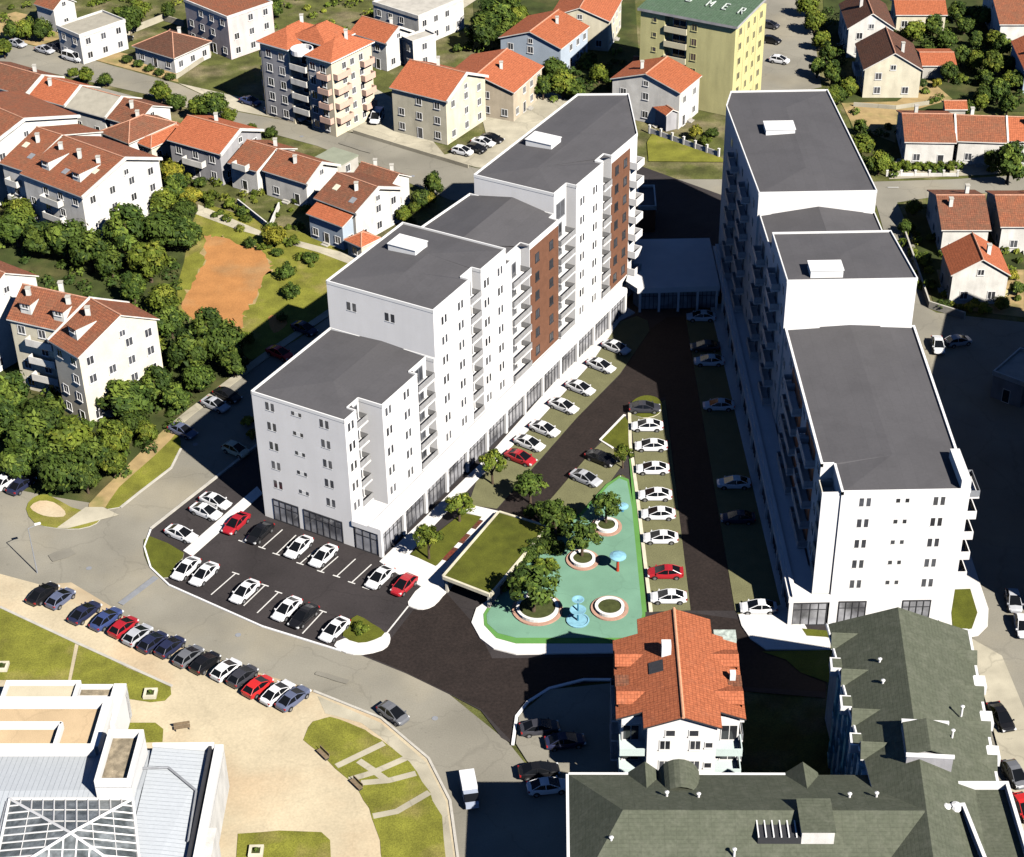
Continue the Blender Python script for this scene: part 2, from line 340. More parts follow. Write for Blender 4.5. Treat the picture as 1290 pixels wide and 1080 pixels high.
strip('kerb', [(228, 566), (216, 590), (177, 620), (152, 640)], .3, .0, CONC, .14)
strip('kerb', [(430, 384), (390, 411), (330, 452), (285, 486), (240, 520), (222, 535)], 1.4, .0, OLDPAVE, .12)
# ---- plaza bottom left
sheet('plaza_pavement', [(-80, 745), (-80, 735), (0, 724), (52, 738), (110, 768), (200, 815), (330, 857), (400, 874), (480, 907), (540, 957), (567, 1010), (578, 1110), (-80, 1110)], .0, PLAZA, 0, .1, CONC)
sheet('sandy_pavement', [(52, 738), (90, 735), (140, 765), (180, 800), (330, 850), (396, 871), (400, 876), (330, 858), (200, 816), (110, 769)], .11, SAND)
strip('kerb', [(0, 766), (96, 811), (217, 866)], .35, .1, CONC, .1)
sheet('grass_lawn', [(-80, 730), (0, 768), (18, 774), (95, 811), (86, 858), (-80, 858)], .1, LAWN2, 0, .05)
sheet('grass_lawn', [(100, 812), (161, 843), (215, 866), (216, 876), (208, 884), (190, 886), (150, 880), (90, 860)], .1, LAWN2, 0, .05)
sheet('grass_lawn', [(150, 912), (196, 912), (206, 920), (205, 936), (150, 938)], .1, LAWN2, 0, .05)
sheet('grass_lawn', jag([(383, 933), (393, 911), (417, 904), (450, 916), (481, 933), (516, 961), (541, 1000), (556, 1030), (566, 1110), (486, 1110), (479, 1060), (466, 1020), (443, 987), (413, 960)], 3, 1.4, 8), .1, LAWN2, 0, .05)
for pts in ([(424, 967), (455, 952), (484, 938)], [(440, 984), (470, 975), (511, 957)], [(455, 988), (490, 985), (524, 976)], [(470, 1030), (500, 1024), (541, 1000)], [(452, 960), (470, 972), (486, 984)]):
    strip('worn_path', pts, .8, .16, OLDPAVE)
sheet('grass_lawn', [(300, 1052), (330, 1050), (352, 1048), (405, 1050), (416, 1060), (418, 1110), (296, 1110)], .1, LAWN2, 1, .05)
strip('kerb', [(395, 872), (480, 906), (540, 957), (567, 1010), (578, 1090)], .3, .09, CONC, .12)
sheet('pale_pavement', [(400, 878), (480, 912), (537, 962), (562, 1012), (574, 1100), (558, 1100), (548, 1015), (520, 968), (480, 930), (455, 912), (410, 900)], .105, OLDPAVE)
# ---- new complex ground
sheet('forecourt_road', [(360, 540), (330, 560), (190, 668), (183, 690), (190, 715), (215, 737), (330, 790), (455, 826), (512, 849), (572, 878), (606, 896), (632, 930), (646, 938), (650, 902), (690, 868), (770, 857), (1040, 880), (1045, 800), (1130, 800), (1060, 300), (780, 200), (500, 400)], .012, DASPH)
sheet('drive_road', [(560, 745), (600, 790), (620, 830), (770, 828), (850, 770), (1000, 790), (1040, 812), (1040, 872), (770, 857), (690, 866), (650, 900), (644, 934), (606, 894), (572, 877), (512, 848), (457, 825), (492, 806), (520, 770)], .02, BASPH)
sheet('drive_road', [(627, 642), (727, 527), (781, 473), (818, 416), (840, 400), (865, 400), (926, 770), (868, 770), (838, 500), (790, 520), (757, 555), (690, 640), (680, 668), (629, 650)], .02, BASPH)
sheet('corner_lawn', [(181, 690), (189, 677), (232, 698), (222, 712), (213, 729), (200, 726), (187, 712)], .0, LAWN, 2, .14, CONC)
sheet('white_pavement', [(231, 695), (242, 702), (331, 623), (324, 614)], .0, PAVE, 0, .13)
strip('kerb', [(190, 668), (182, 690), (190, 716), (213, 738), (330, 790), (430, 821)], .22, .0, TRIM, .14)
strip('kerb', [(345, 545), (190, 667)], .4, .0, CONC, .15)
for a, c in [((297, 723), (266, 750)), ((334, 738), (307, 764)), ((351, 747), (324, 773)), ((407, 771), (381, 799)), ((305, 683), (322, 667)), ((330, 691), (356, 668)), ((348, 699), (373, 675)), ((378, 711), (400, 692)), ((404, 721), (426, 702)), ((424, 727), (448, 705)), ((443, 735), (468, 712)), ((461, 742), (484, 722))]:
    strip('lane_marking', [a, c], .16, .028, LINE)
    d = (Vector(c)-Vector(a)).normalized(); strip('lane_marking', [(a[0]-4.5, a[1]-1.5), (a[0]+4.5, a[1]+1.5)], .18, .034, LINE)
strip('lane_marking', [(515, 764), (487, 799)], .2, .028, LINE)
sheet('island_pavement', [(421, 815), (434, 806), (470, 808), (484, 799), (491, 801), (491, 811), (482, 820), (456, 826), (436, 824)], .0, PAVE, 2, .14)
sheet('island_lawn', [(432, 803), (438, 788), (450, 777), (468, 787), (485, 799), (472, 808), (452, 812)], .0, LAWN, 2, .16, TRIM)
sheet('front_pavement', [(478, 709), (614, 577), (727, 451), (787, 387), (800, 395), (781, 405), (745, 458), (678, 531), (600, 607), (545, 665), (515, 700), (556, 716), (561, 740), (545, 748), (500, 724)], .0, PAVE, 0, .13)
sheet('front_pavement', [(536, 736), (562, 744), (558, 752), (547, 764), (533, 769), (520, 767), (514, 760)], .0, PAVE, 2, .135)
sheet('front_lawn', [(517, 700), (583, 648), (607, 653), (549, 715)], .0, LAWN, 0, .17)
sheet('garden_pavement', [(583, 646), (590, 637), (629, 646), (560, 724), (549, 716), (607, 653)], .0, PAVE, 0, .15)
for a, c in (((606, 657), (596, 668)), ((590, 675), (580, 686)), ((574, 692), (560, 708))):
    strip('flower_bed_soil', [a, c], .75, .16, REDBED)
sheet('parking_pavement', [(802, 399), (781, 406), (745, 459), (678, 532), (600, 608), (590, 637), (626, 642), (727, 527), (781, 472), (818, 418), (816, 405)], .03, BAY)
sheet('parking_pavement', [(685, 640), (745, 570), (760, 556), (790, 578), (770, 606), (730, 652), (690, 668)], .03, BAY)
sheet('parking_pavement', [(794, 520), (838, 505), (870, 770), (819, 772)], .03, BAY)
sheet('parking_pavement', [(864, 402), (906, 396), (985, 765), (936, 782), (926, 770)], .03, BAY)
sheet('median_lawn', [(787, 526), (758, 556), (793, 577), (796, 540)], .0, LAWN, 0, .15, PAVE)
sheet('median_lawn', [(770, 608), (784, 600), (792, 606), (780, 600)], .0, LAWN, 0, .15, PAVE)
strip('kerb', [(787, 524), (756, 556), (772, 566)], .35, .02, PAVE, .14)
strip('kerb', [(793, 520), (794, 560), (802, 620), (820, 772)], .45, .02, CREAM, .16)
strip('hedge_strip', [(795, 580), (800, 640), (812, 772)], .5, .02, MINT2, .1)
sheet('end_island_lawn', [(793, 520), (797, 507), (812, 500), (828, 503), (834, 514), (828, 524), (810, 528)], .0, LAWN, 3, .14, CREAM)
# pool-like play area
sheet('play_area_pavement', [(594, 786), (600, 768), (612, 760), (640, 740), (640, 800), (780, 800), (780, 824), (650, 826), (622, 819), (605, 806)], .0, PAVE, 1, .15)
sheet('play_area_edge_pavement', [(780, 602), (792, 606), (798, 640), (813, 776), (806, 813), (650, 813), (625, 806), (610, 790), (609, 776), (620, 758), (692, 670), (730, 650), (764, 612)], .0, MINT2, 1, .19)
sheet('play_area_pavement', [(780, 605), (790, 609), (796, 642), (809, 776), (803, 806), (650, 806), (627, 800), (614, 788), (613, 777), (623, 761), (694, 673), (732, 653), (766, 615)], .0, MINT, 1, .22)
# east side
sheet('shop_pavement', [(894, 385), (909, 384), (1012, 790), (984, 766)], .0, PAVE, 0, .13)
sheet('corner_pavement', [(930, 776), (985, 764), (1013, 788), (1020, 800), (1046, 806), (1046, 820), (965, 820), (945, 806), (934, 790)], .0, PAVE, 0, .135)
sheet('corner_lawn', [(1010, 794), (1046, 797), (1046, 805), (1016, 803)], .0, LAWN, 0, .16)
sheet('back_lawn', [(960, 822), (1046, 820), (1046, 862), (1008, 848), (990, 832)], .02, LAWN2)
sheet('side_pavement', [(1190, 640), (1219, 691), (1245, 769), (1244, 790), (1232, 802), (1200, 808), (1180, 780)], .0, PAVE, 1, .13)
sheet('side_lawn', [(1196, 745), (1222, 744), (1231, 774), (1224, 794), (1200, 798)], .0, LAWN, 1, .16)
sheet('east_pavement', [(1222, 805), (1262, 828), (1292, 900), (1330, 1110), (1290, 1110), (1272, 1000), (1240, 880)], .0, OLDPAVE, 0, .1)
sheet('car_park_pavement', [(770, 862), (692, 870), (654, 902), (650, 938), (664, 960), (700, 990), (800, 985)], .03, ROAD)
strip('kerb', [(770, 858), (735, 858), (692, 869), (665, 886), (651, 904), (646, 940)], .35, .02, TRIM, .14)
sheet('rear_lawn', [(815, 180), (822, 168), (905, 196), (915, 205), (817, 204)], .0, LAWN2)
for pts in ([(60, 700), (88, 691), (96, 699), (67, 709)], [(400, 846), (440, 858), (437, 863), (397, 851)], [(430, 178), (470, 190), (467, 194), (427, 182)]):
    sheet('repair_patch_road', jag(pts, 3, .8, 2), .012, mat('asphalt_repair', (.245, .228, .188), .9, .12, .4, fine=.1))
for px, py in ((112, 716), (300, 800), (548, 905), (246, 560), (380, 172), (520, 222), (620, 835)):
    c = g(px, py, .03); b = MB(); b.lathe(c, [(.36, 0), (.36, .012), (0, .012)], 16); tag(b.build('manhole_road', GREYM, base=Vector((0, 0, 0))), kind='structure')
strip('drain_marking', [(152, 762), (197, 728)], .9, .01, GREYM)
for k in range(3):
    strip('lane_marking', [(1118+k*2, 237+0*k), (1118+14+k*2, 237)], .2, .012, LINE) if k == 0 else None
# ================================================================== BUILDINGS
WCACHE = {}
def win_mesh(w, h, M, style=2):
    key = (round(w, 2), round(h, 2), M.name, style)
    if key in WCACHE: return WCACHE[key]
    b = MB(); f = .09
    def bx(x0, x1, z0, z1, y0, y1, mi): b.prism([(x0, y0), (x1, y0), (x1, y1), (x0, y1)], z0, z1, mi)
    bx(-w/2, w/2, -h/2, h/2, 0, .02, 1)
    bx(-w/2-f, -w/2, -h/2-f, h/2+f, 0, .07, 0); bx(w/2, w/2+f, -h/2-f, h/2+f, 0, .07, 0)
    bx(-w/2, w/2, h/2, h/2+f, 0, .07, 0); bx(-w/2-.05-f, w/2+.05+f, -h/2-f-.04, -h/2, 0, .13, 0)
    if style == 5:
        g_ = MB(); b.v, b.f, b.m, b.uv = [], [], [], []; pw = (w-.3)/2 if h > .9 else .45; gp = .3 if h > .9 else .6
        for x in (-gp/2-pw, gp/2): bx(x, x+pw, -h/2, h/2, 0, .02, 1)
        bx(-gp/2-pw-.04, gp/2+pw+.04, -h/2-.08, -h/2, 0, .05, 0); bx(-gp/2, gp/2, -h/2, h/2, 0, .03, 0)
    if style == 2: bx(-.13, .13, -h/2, h/2, 0, .06, 0)
    if style == 1: bx(-.035, .035, -h/2, h/2, 0, .05, 0)
    if style == 4:
        bx(-w/2, w/2, h*.12, h*.12+.06, 0, .05, 0)
        for k in (-.25, 0, .25): bx(w*k-.03, w*k+.03, -h/2, h/2, 0, .05, 0)
    o = b.build('window', [M, GLASS if style != 4 else SHOPG]); me = o.data; bpy.data.objects.remove(o)
    WCACHE[key] = me; return me
def window(parent, p, out, w=1.1, h=1.2, M=None, style=1, name='window'):
    """p: middle of the opening on the wall face, out: outward direction on plan"""
    me = win_mesh(w, h, M or TRIM, style)
    o = bpy.data.objects.new(name, me); COL.objects.link(o); o.parent = parent
    o.location = Vector(p)-parent_world(parent); o.rotation_euler = (0, 0, math.atan2(out[1], out[0])-math.pi/2)
    return o
def balcony(parent, p, out, wd, dp, M=WHITE, rail=GREYM, style='bars', h=.95):
    """p: middle of the slab's top edge at the wall"""
    o2 = Vector((out[0], out[1])).normalized(); t = Vector((-o2.y, o2.x)); P = Vector((p[0], p[1])); z = p[2]
    b = MB()
    b.box8(P-t*wd/2, t*wd, o2*dp, z-.18, z, 0)
    mi = 1 if style == 'bars' else 0
    th = .06 if style == 'bars' else .12
    b.box8(P-t*wd/2+o2*(dp-th), t*wd, o2*th, z+.12 if style == 'bars' else z, z+h, mi)
    b.box8(P-t*wd/2, t*th, o2*(dp-th), z+.12 if style == 'bars' else z, z+h, mi); b.box8(P+t*(wd/2-th), t*th, o2*(dp-th), z+.12 if style == 'bars' else z, z+h, mi)
    return b.build('balcony', [M, rail], parent)
def chimney(roof, p, z0, z1, M=None):
    b = MB(); b.box8((p[0]-.3, p[1]-.3), (.6, 0), (0, .6), z0, z1, 0); b.box8((p[0]-.38, p[1]-.38), (.76, 0), (0, .76), z1, z1+.12, 1)
    return b.build('chimney', [M or WHITE2, CONC], roof)
def wall_windows(root, A, B, z0, floors, fh, out, M=None, w=1.1, h=1.25, gap=2.9, skip=0, style=1, door=False):
    d = B-A; L = d.length; n = max(1, int((L-.8)/gap)); d = d/L
    for f in range(floors):
        for k in range(n):
            if (k+f*3+skip) % 7 == 6: continue
            t = L*(k+.5)/n
            p = A+d*t
            if door and f == 0 and k == n//2:
                window(root, V3(p, z0+1.05), out, 1.0, 2.0, M, 0, 'door')
            else: window(root, V3(p, z0+f*fh+1.55), out, w, h, M, style)
def gable(label, r1, r2, e1, ze, rise, wall, roof, cat='house', name='house', ends='', oh=.35, wins=True, floors=None, chims=1, group=None, winM=None, sky=0, shed=False, balc=0, gap=2.9, t=.2, hw2=None, dorm=0):
    R1, R2, E1 = g2(*r1, ze+rise), g2(*r2, ze+rise), g2(*e1, ze)
    a = (R2-R1).normalized(); L = (R2-R1).length; wv = E1-R1; n = wv-a*wv.dot(a); hw = n.length; n = n/hw
    hb = hw if hw2 is None else (hw2 if hw2 > 0 else -hw2*hw)
    c = R1+a*L/2; root = thing(name, V3(c, 0), label, cat, group)
    i = oh
    A, B = R1+a*i+n*(hw-i), R2-a*i+n*(hw-i); Dd, Cc = R1+a*i-n*(hb-i), R2-a*i-n*(hb-i); T1, T2 = R1+a*i, R2-a*i
    zf, zb = ze+rise*i/hw-.05, ze+rise*i/hb-.05; zt = ze+rise-t-.02
    zf = ze-t+rise*i/hw; zb = ze-t+rise*i/hb
    b = MB()
    def q(*p): b.face(p)
    q(V3(A, 0), V3(B, 0), V3(B, zf), V3(A, zf)); q(V3(Cc, 0), V3(Dd, 0), V3(Dd, zb), V3(Cc, zb))
    for P, Q, T in ((A, Dd, T1), (B, Cc, T2)):
        q(V3(P, 0), V3(Q, 0), V3(Q, zb), V3(T, zt), V3(P, zf))
    b.build('wall', wall, root)
    b = MB()
    f1, f2 = V3(R1+n*hw, ze), V3(R2+n*hw, ze); k1, k2 = V3(R1-n*hb, ze), V3(R2-n*hb, ze); t1, t2 = V3(R1, ze+rise), V3(R2, ze+rise)
    b.slab([t1, t2, f2, f1], t, 0, 1, V3(a, 0)); b.slab([t1, t2, k2, k1], t, 0, 1, V3(a, 0))
    b.tube(t1+Vector((0, 0, .02)), t2+Vector((0, 0, .02)), .13, 6, 2)
    ro = b.build('roof', [roof, WHITE2, RIDGE], root)
    for s in ends:                                  # raised white gable walls
        P, s1 = (R1, -1) if s == '1' else (R2, 1)
        b = MB(); o = a*s1
        prof = [V3(P+n*hw, ze+.12), V3(P, ze+rise+.22), V3(P-n*hb, ze+.12)]
        lo = [p-Vector((0, 0, .5)) for p in prof]; sh = V3(o*.28, 0); sh0 = V3(-o*.05, 0)
        for u, v, lu, lv in ((prof[0], prof[1], lo[0], lo[1]), (prof[1], prof[2], lo[1], lo[2])):
            b.face([u+sh, v+sh, v+sh0, u+sh0]); b.face([lu+sh, lv+sh, v+sh, u+sh]); b.face([lu+sh0, lv+sh0, v+sh0, u+sh0])
        b.face([lo[0]+sh, lo[0]+sh0, prof[0]+sh0, prof[0]+sh]); b.face([lo[2]+sh, lo[2]+sh0, prof[2]+sh0, prof[2]+sh])
        b.build('gable_parapet', WHITE2, root)
    fh = 2.9; nf = floors or max(1, int((ze+.4)/fh))
    fh = (ze-.1)/nf
    if wins:
        wall_windows(root, A, B, 0.0, nf, fh, n, winM, gap=gap, door=True); wall_windows(root, Dd, Cc, 0.0, nf, fh, -n, winM, gap=gap)
        wall_windows(root, A, Dd, 0.0, nf, fh, -a, winM, skip=2, gap=gap+.4); wall_windows(root, B, Cc, 0.0, nf, fh, a, winM, skip=3, gap=gap+.4)
        if rise > 1.8:
            window(root, V3(T2, ze+.35), a, .9, .9, winM, 1); window(root, V3(T1, ze+.35), -a, .9, .9, winM, 1)
    rr = random.Random(int(r1[0]*7+r1[1]))
    for k in range(chims):
        u = .25+.5*rr.random() if chims == 1 else (k+.6)/(chims+.3); s = rr.choice((-.35, .3)) if hw2 is None else .3
        p = R1+a*L*u+n*hw*s
        chimney(ro, p, ze+rise*(1-abs(s))-.3, ze+rise+.55)
    for k in range(sky):                            # flat roof windows
        u = (k+.5)/sky; v = .45+.2*(k % 2); p = V3(R1+a*L*u+n*hw*v, ze+rise*(1-v)+.03); sl = V3(n*hw, -rise).normalized(); ax = V3(a, 0); up = ax.cross(sl)
        if up.z < 0: up = -up
        b = MB(); b.slab([p-ax*.5-sl*.6+up*.08, p+ax*.5-sl*.6+up*.08, p+ax*.5+sl*.6+up*.08, p-ax*.5+sl*.6+up*.08], .12, 0); b.build('roof_window', GREYM if k % 2 else CREAM, ro)
    for k in range(dorm):
        u = (k+.5)/dorm; v0, v1 = .3, .75; p0 = R1+a*(L*u-.9)+n*hw*v0; zt2 = ze+rise*(1-v0)+.25
        b = MB(); b.box8(p0, a*1.8, n*hw*(v1-v0), ze+rise*(1-v1)-.1, zt2, 0)
        b.box8(p0-a*.15, a*2.1, n*(hw*(v1-v0)+.2), zt2, zt2+.12, 1); dd = b.build('dormer', [WHITE2, roof], ro)
        window(dd, V3(p0+a*.9+n*hw*(v1-v0), zt2-.45), n, 1.0, .6, None, 1)
    for k in range(balc):
        p = A+(B-A)*.5; balcony(root, V3(p, fh*(k+1)), n, min(4.5, L*.45), 1.2, WHITE2, GREYM, 'solid')
    if ze < 8 and L > 5:
        steps = MB(); p = A+(B-A)*(.5)+n*.05; steps.box8(p-a*.7, a*1.4, n*.9, 0, .18); steps.box8(p-a*.7, a*1.4, n*.45, .18, .36); steps.build('doorstep', CONC, root)
    return root
def hip(label, e1, e2, e3, ze, rise, wall, roof, cat='house', name='house', oh=.4, floors=None, group=None, chims=1, wins=True, winM=None, eaveM=None, ridge_in=1.0):
    A, B, C0 = g2(*e1, ze), g2(*e2, ze), g2(*e3, ze)
    a = (B-A).normalized(); L = (B-A).length; v = C0-B; v = v-a*v.dot(a); W = v.length; nb = v/W
    if W > L: a, nb, L, W, A, B = nb, -a, W, L, B, B+nb*W     # long side first
    c = A+a*L/2+nb*W/2; root = thing(name, V3(c, 0), label, cat, group)
    q = [A, A+a*L, A+a*L+nb*W, A+nb*W]; inn = min(L/2, W/2*ridge_in)
    r1, r2 = V3(A+a*inn+nb*W/2, ze+rise), V3(A+a*(L-inn)+nb*W/2, ze+rise)
    P = [V3(x, ze) for x in q]; b = MB(); ax = V3(a, 0); ay = V3(nb, 0)
    if L-2*inn > .1:
        b.slab([P[0], P[1], r2, r1], .2, 0, 1, ax); b.slab([P[2], P[3], r1, r2], .2, 0, 1, ax)
        b.tube(r1, r2, .13, 6, 2)
    else:
        b.slab([P[0], P[1], r1], .2, 0, 1, ax); b.slab([P[2], P[3], r1], .2, 0, 1, ax)
    b.slab([P[1], P[2], r2], .2, 0, 1, ay); b.slab([P[3], P[0], r1], .2, 0, 1, ay)
    for x, y in ((0, r1), (3, r1), (1, r2), (2, r2)): b.tube(P[x], y, .12, 6, 2)
    ro = b.build('roof', [roof, WHITE2, RIDGE], root)
    w = [A+a*oh+nb*oh, A+a*(L-oh)+nb*oh, A+a*(L-oh)+nb*(W-oh), A+a*oh+nb*(W-oh)]
    b = MB(); b.prism(w, 0, ze-.12); b.build('wall', wall, root)
    nf = floors or max(1, int((ze+.4)/2.9)); fh = (ze-.1)/nf
    if wins:
        wall_windows(root, w[0], w[1], 0, nf, fh, -nb, winM, door=True); wall_windows(root, w[1], w[2], 0, nf, fh, a, winM)
        wall_windows(root, w[2], w[3], 0, nf, fh, nb, winM, skip=1); wall_windows(root, w[3], w[0], 0, nf, fh, -a, winM, skip=2)
    if chims: chimney(ro, c+nb*W*.12+a*L*.1, ze+rise*.4, ze+rise+.6)
    return root
def flat(label, e1, e2, e3, ze, wall, roofm, cat='house', name='house', par=.4, floors=None, group=None, wins=True):
    A, B, C0 = g2(*e1, ze), g2(*e2, ze), g2(*e3, ze)
    a = (B-A).normalized(); L = (B-A).length; v = C0-B; v = v-a*v.dot(a); W = v.length; nb = v/W
    c = A+a*L/2+nb*W/2; root = thing(name, V3(c, 0), label, cat, group)
    b = MB(); b.box8(A, a*L, nb*W, 0, ze-.3); b.build('wall', wall, root)
    b = MB(); b.box8(A-a*.08-nb*.08, a*(L+.16), nb*(W+.16), ze-.28, ze); ro = b.build('roof', roofm, root)
    if par:
        b = MB(); t = .22
        b.box8(A-a*.12-nb*.12, a*(L+.24), nb*t, ze-.35, ze+par); b.box8(A-a*.12+nb*(W+.12-t), a*(L+.24), nb*t, ze-.35, ze+par)
        b.box8(A-a*.12+nb*(t-.12), a*t, nb*(W+.24-2*t), ze-.35, ze+par); b.box8(A+a*(L+.12-t)+nb*(t-.12), a*t, nb*(W+.24-2*t), ze-.35, ze+par)
        b.build('parapet', WHITE2, root)
    nf = floors or max(1, int((ze+.4)/2.9)); fh = (ze-.1)/nf
    w = [A, A+a*L, A+a*L+nb*W, A+nb*W]
    s = 1 if (a.x*nb.y-a.y*nb.x) else 1
    if wins:
        wall_windows(root, w[0], w[1], 0, nf, fh, -nb, door=True); wall_windows(root, w[1], w[2], 0, nf, fh, a)
        wall_windows(root, w[2], w[3], 0, nf, fh, nb, skip=1); wall_windows(root, w[3], w[0], 0, nf, fh, -a, skip=2)
    return root
# ------------------------------------------------------------------ the terraces and houses to the north west
TG = 'terraced houses north of the left block'
gable('terraced house with weathered brown roof, left of the bright orange terrace roof', (-14, 76), (53, 95), (-30, 103), 4.6, 2.2, WHITE2, T_BR, group=TG, ends='2')
gable('terraced house with bright orange roof and white parapets beside the beige roof', (56, 96), (101, 108), (39, 122), 4.6, 2.2, WHITE2, T_OR2, group=TG, ends='12')
gable('terraced house with plain grey beige roof between orange and brown roofs', (104, 109), (153, 122), (87, 136), 4.6, 2.2, WHITE2, FELTB, group=TG, ends='2', chims=0)
gable('terraced house with weathered brown roof right of the grey beige roof', (156, 123), (192, 133), (137, 150), 4.6, 2.2, WHITE2, T_BR, group=TG)
hip('low cross house with hipped brown roof at the end of the terrace', (124, 166), (162, 181), (200, 146), 4.4, 1.9, WHITE2, T_BR)
hip('small annex with bright orange hipped roof beside the hipped brown roof', (167, 178), (190, 187), (221, 153), 3.6, 1.0, CREAM, T_OR2, chims=0)
gable('two storey house with bright orange roof and tall white gable wall', (236, 145), (303, 163), (213, 177), 6.2, 2.4, GREYW, T_OR2, ends='2', balc=1)
gable('left half of the rust roofed terrace with glazed verandas near the dirt patch', (311, 176), (348, 187), (283, 204), 4.8, 2.2, WHITE2, T_RB, group=TG, balc=1)
gable('right half of the rust roofed terrace with white end gable near the dirt patch', (350, 188), (406, 205), (331, 215), 4.8, 2.2, WHITE2, T_RB, group=TG, ends='2')
gable('white gabled house with streaked brown roof closest to the left block', (424, 217), (477, 236), (396, 250), 6.2, 2.4, WHITE2, T_BR, ends='2', sky=2, balc=1)
gable('rear wing with brown ribbed roof behind the streaked brown roof', (455, 204), (503, 219), (432, 222), 5.0, 1.8, WHITE2, T_BR, chims=2)
gable('grey walled annex with bright orange roof in front of the streaked brown roof', (404, 249), (450, 266), (375, 265), 4.6, 1.4, BLUEW, T_OR2, chims=0, gap=2.2)
hip('tiny garden house with orange pyramid roof next to the left block', (433, 302), (455, 312), (474, 297), 3.0, 1.2, CREAM, T_OR2, chims=0)
# apartment houses left
AG = 'white apartment houses with brown roofs at the left'
gable('white apartment house with patchy brown roof and skylights above the grove', (80, 171), (158, 199), (57, 231), 9.2, 3.0, WHITE2, T_RB, 'apartment house', 'apartment_house', sky=3, ends='2', chims=3, winM=TRIM, balc=2, group=AG, dorm=2, hw2=-.75)
gable('left wing of the white apartment house with two pale skylights in its roof', (46, 160), (78, 170), (19, 212), 9.2, 3.0, WHITE2, T_RB, 'apartment house', 'apartment_house', sky=2, balc=2, group=AG)
gable('white apartment house cut by the left edge with rust roof and blank white gable', (-44, 118), (31, 150), (-62, 186), 10.5, 3.2, WHITE2, T_RB, 'apartment house', 'apartment_house', ends='2', group=AG)
gable('left wing of the cream apartment house with rust roof and dark roof terrace', (28, 358), (111, 376), (3, 401), 11.8, 3.2, CREAM, T_RB, 'apartment house', 'apartment_house', balc=3, group=AG, dorm=2, chims=3)
gable('cream apartment house with large white gable and brown roof in front of the grove', (114, 376), (152, 397), (69, 434), 11.8, 3.4, mat('sunny_cream_render', (.76, .70, .56), .9, .08, .5), T_RB, 'apartment house', 'apartment_house', ends='1', group=AG, dorm=1, sky=1, gap=2.2, hw2=-.8)
gable('white apartment house at the left edge beside the rust roofed cream one', (-50, 322), (6, 344), (-74, 371), 11.8, 3.2, WHITE2, T_RB, 'apartment house', 'apartment_house', group=AG)
# villas along the upper street
hip('small white bungalow with dark brown pyramid roof beside the upper street', (166, 58), (219, 74), (259, 50), 3.4, 2.6, WHITE2, T_DB, 'bungalow', 'bungalow')
flat('white two storey house with flat tan terrace at the upper left', (72, 34), (100, 46), (146, 22), 6.0, WHITE2, FELTB)
gable('white house with rust roof at the top left corner', (55, -12), (80, -4), (36, 3), 5.0, 2.0, WHITE2, T_RB)
flat('low white garage in front of the flat tan terrace', (84, 40), (102, 48), (122, 38), 3.0, WHITE2, CONC, 'garage', 'garage')
flat('pinkish apartment house with white balconies cut by the top edge', (232, 0), (286, 22), (325, -4), 9.0, PINK, T_RB, 'apartment house', 'apartment_house', par=.2)
gable('cream house with orange roof and yellow gable beside the delivery van', (516, 75), (588, 92), (497, 112), 8.8, 3.0, CREAM, T_OR2, ends='2', floors=3)
gable('house with bright orange roof behind the cream house', (639, 61), (600, 94), (677, 91), 6.0, 2.4, TAN, T_OR2)
gable('pale blue walled house with salmon roof in the dark garden', (704, 12), (667, 40), (741, 35), 6.0, 2.4, BLUEW, T_OR)
gable('orange roofed house cut by the top edge left of the green tower', (748, -20), (730, 10), (786, -4), 6.5, 2.4, CREAM, T_OR2)
gable('house with orange roof between the yellow green tower and the left block', (841, 71), (813, 93), (874, 104), 7.4, 2.4, WHITE2, T_OR, floors=2)
gable('low rear wing with orange roof touching the tower house', (798, 71), (838, 74), (783, 86), 5.5, 1.6, WHITE2, T_OR2, chims=0)
gable('narrow lean porch with salmon roof in front of the tower house', (823, 122), (848, 138), (816, 131), 3.4, .9, GREYW, T_OR, chims=0, wins=False)
gable('orange roofed house right behind the twin roofed apartment house', (456, 20), (503, 34), (436, 40), 6.0, 2.2, WHITE2, T_OR2, ends='2')
flat('large white house with grey terrace at the top edge', (470, 4), (527, 22), (570, -6), 6.5, WHITE2, CONC)
flat('white house with stepped balconies behind the cream house', (507, 48), (520, 54), (538, 40), 6.0, WHITE2, CONC)
flat('low shed with flat grey green roof by the upper street, behind the rust roofs', (393, 200), (424, 210), (441, 192), 3.0, CONC, mat('grey_green_felt', (.30, .32, .24), .9, .1, .6), 'shed', 'shed', par=0)
# houses to the north east
gable('white gabled house with left slope coloured dark as unlit at the upper right', (1100, 17), (1088, -14), (1067, 35), 6.2, 3.2, WHITE2, T_DB)  # dark tiles on both slopes put the left slope's shade into the colour
gable('cream house with large chocolate and orange roof and front balconies', (1128, 67), (1116, 34), (1088, 89), 5.8, 3.4, CREAM, T_DB, balc=1)
gable('long low house with salmon roof at the top right', (1126, 0), (1191, 0), (1126, 19), 3.6, 1.6, CREAM, T_OR)
gable('shed with orange roof beside the cream house', (1158, 66), (1202, 66), (1158, 83), 2.8, 1.0, CONC, T_OR2, chims=0, wins=False)
gable('house with rust roof and two dark windows at the right edge', (1250, -4), (1320, -4), (1254, 31), 5.2, 2.2, WHITE2, T_RB)
gable('grey house with orange roof cut by the right edge', (1300, 40), (1318, 76), (1276, 58), 5.0, 2.0, BLUEW, T_OR2)
gable('row house with rust roof and dark veranda right of the right block', (1136, 143), (1201, 144), (1136, 179), 4.6, 2.4, WHITE2, T_RB, group=TG)
gable('row house with rust roof in the middle of the row above the hedge', (1204, 145), (1266, 147), (1205, 178), 4.6, 2.4, WHITE2, T_RB, group=TG, ends='1')
gable('row house with bright orange roof at the right edge of the row', (1269, 147), (1330, 149), (1272, 178), 4.6, 2.4, WHITE2, T_OR2, group=TG, ends='1')
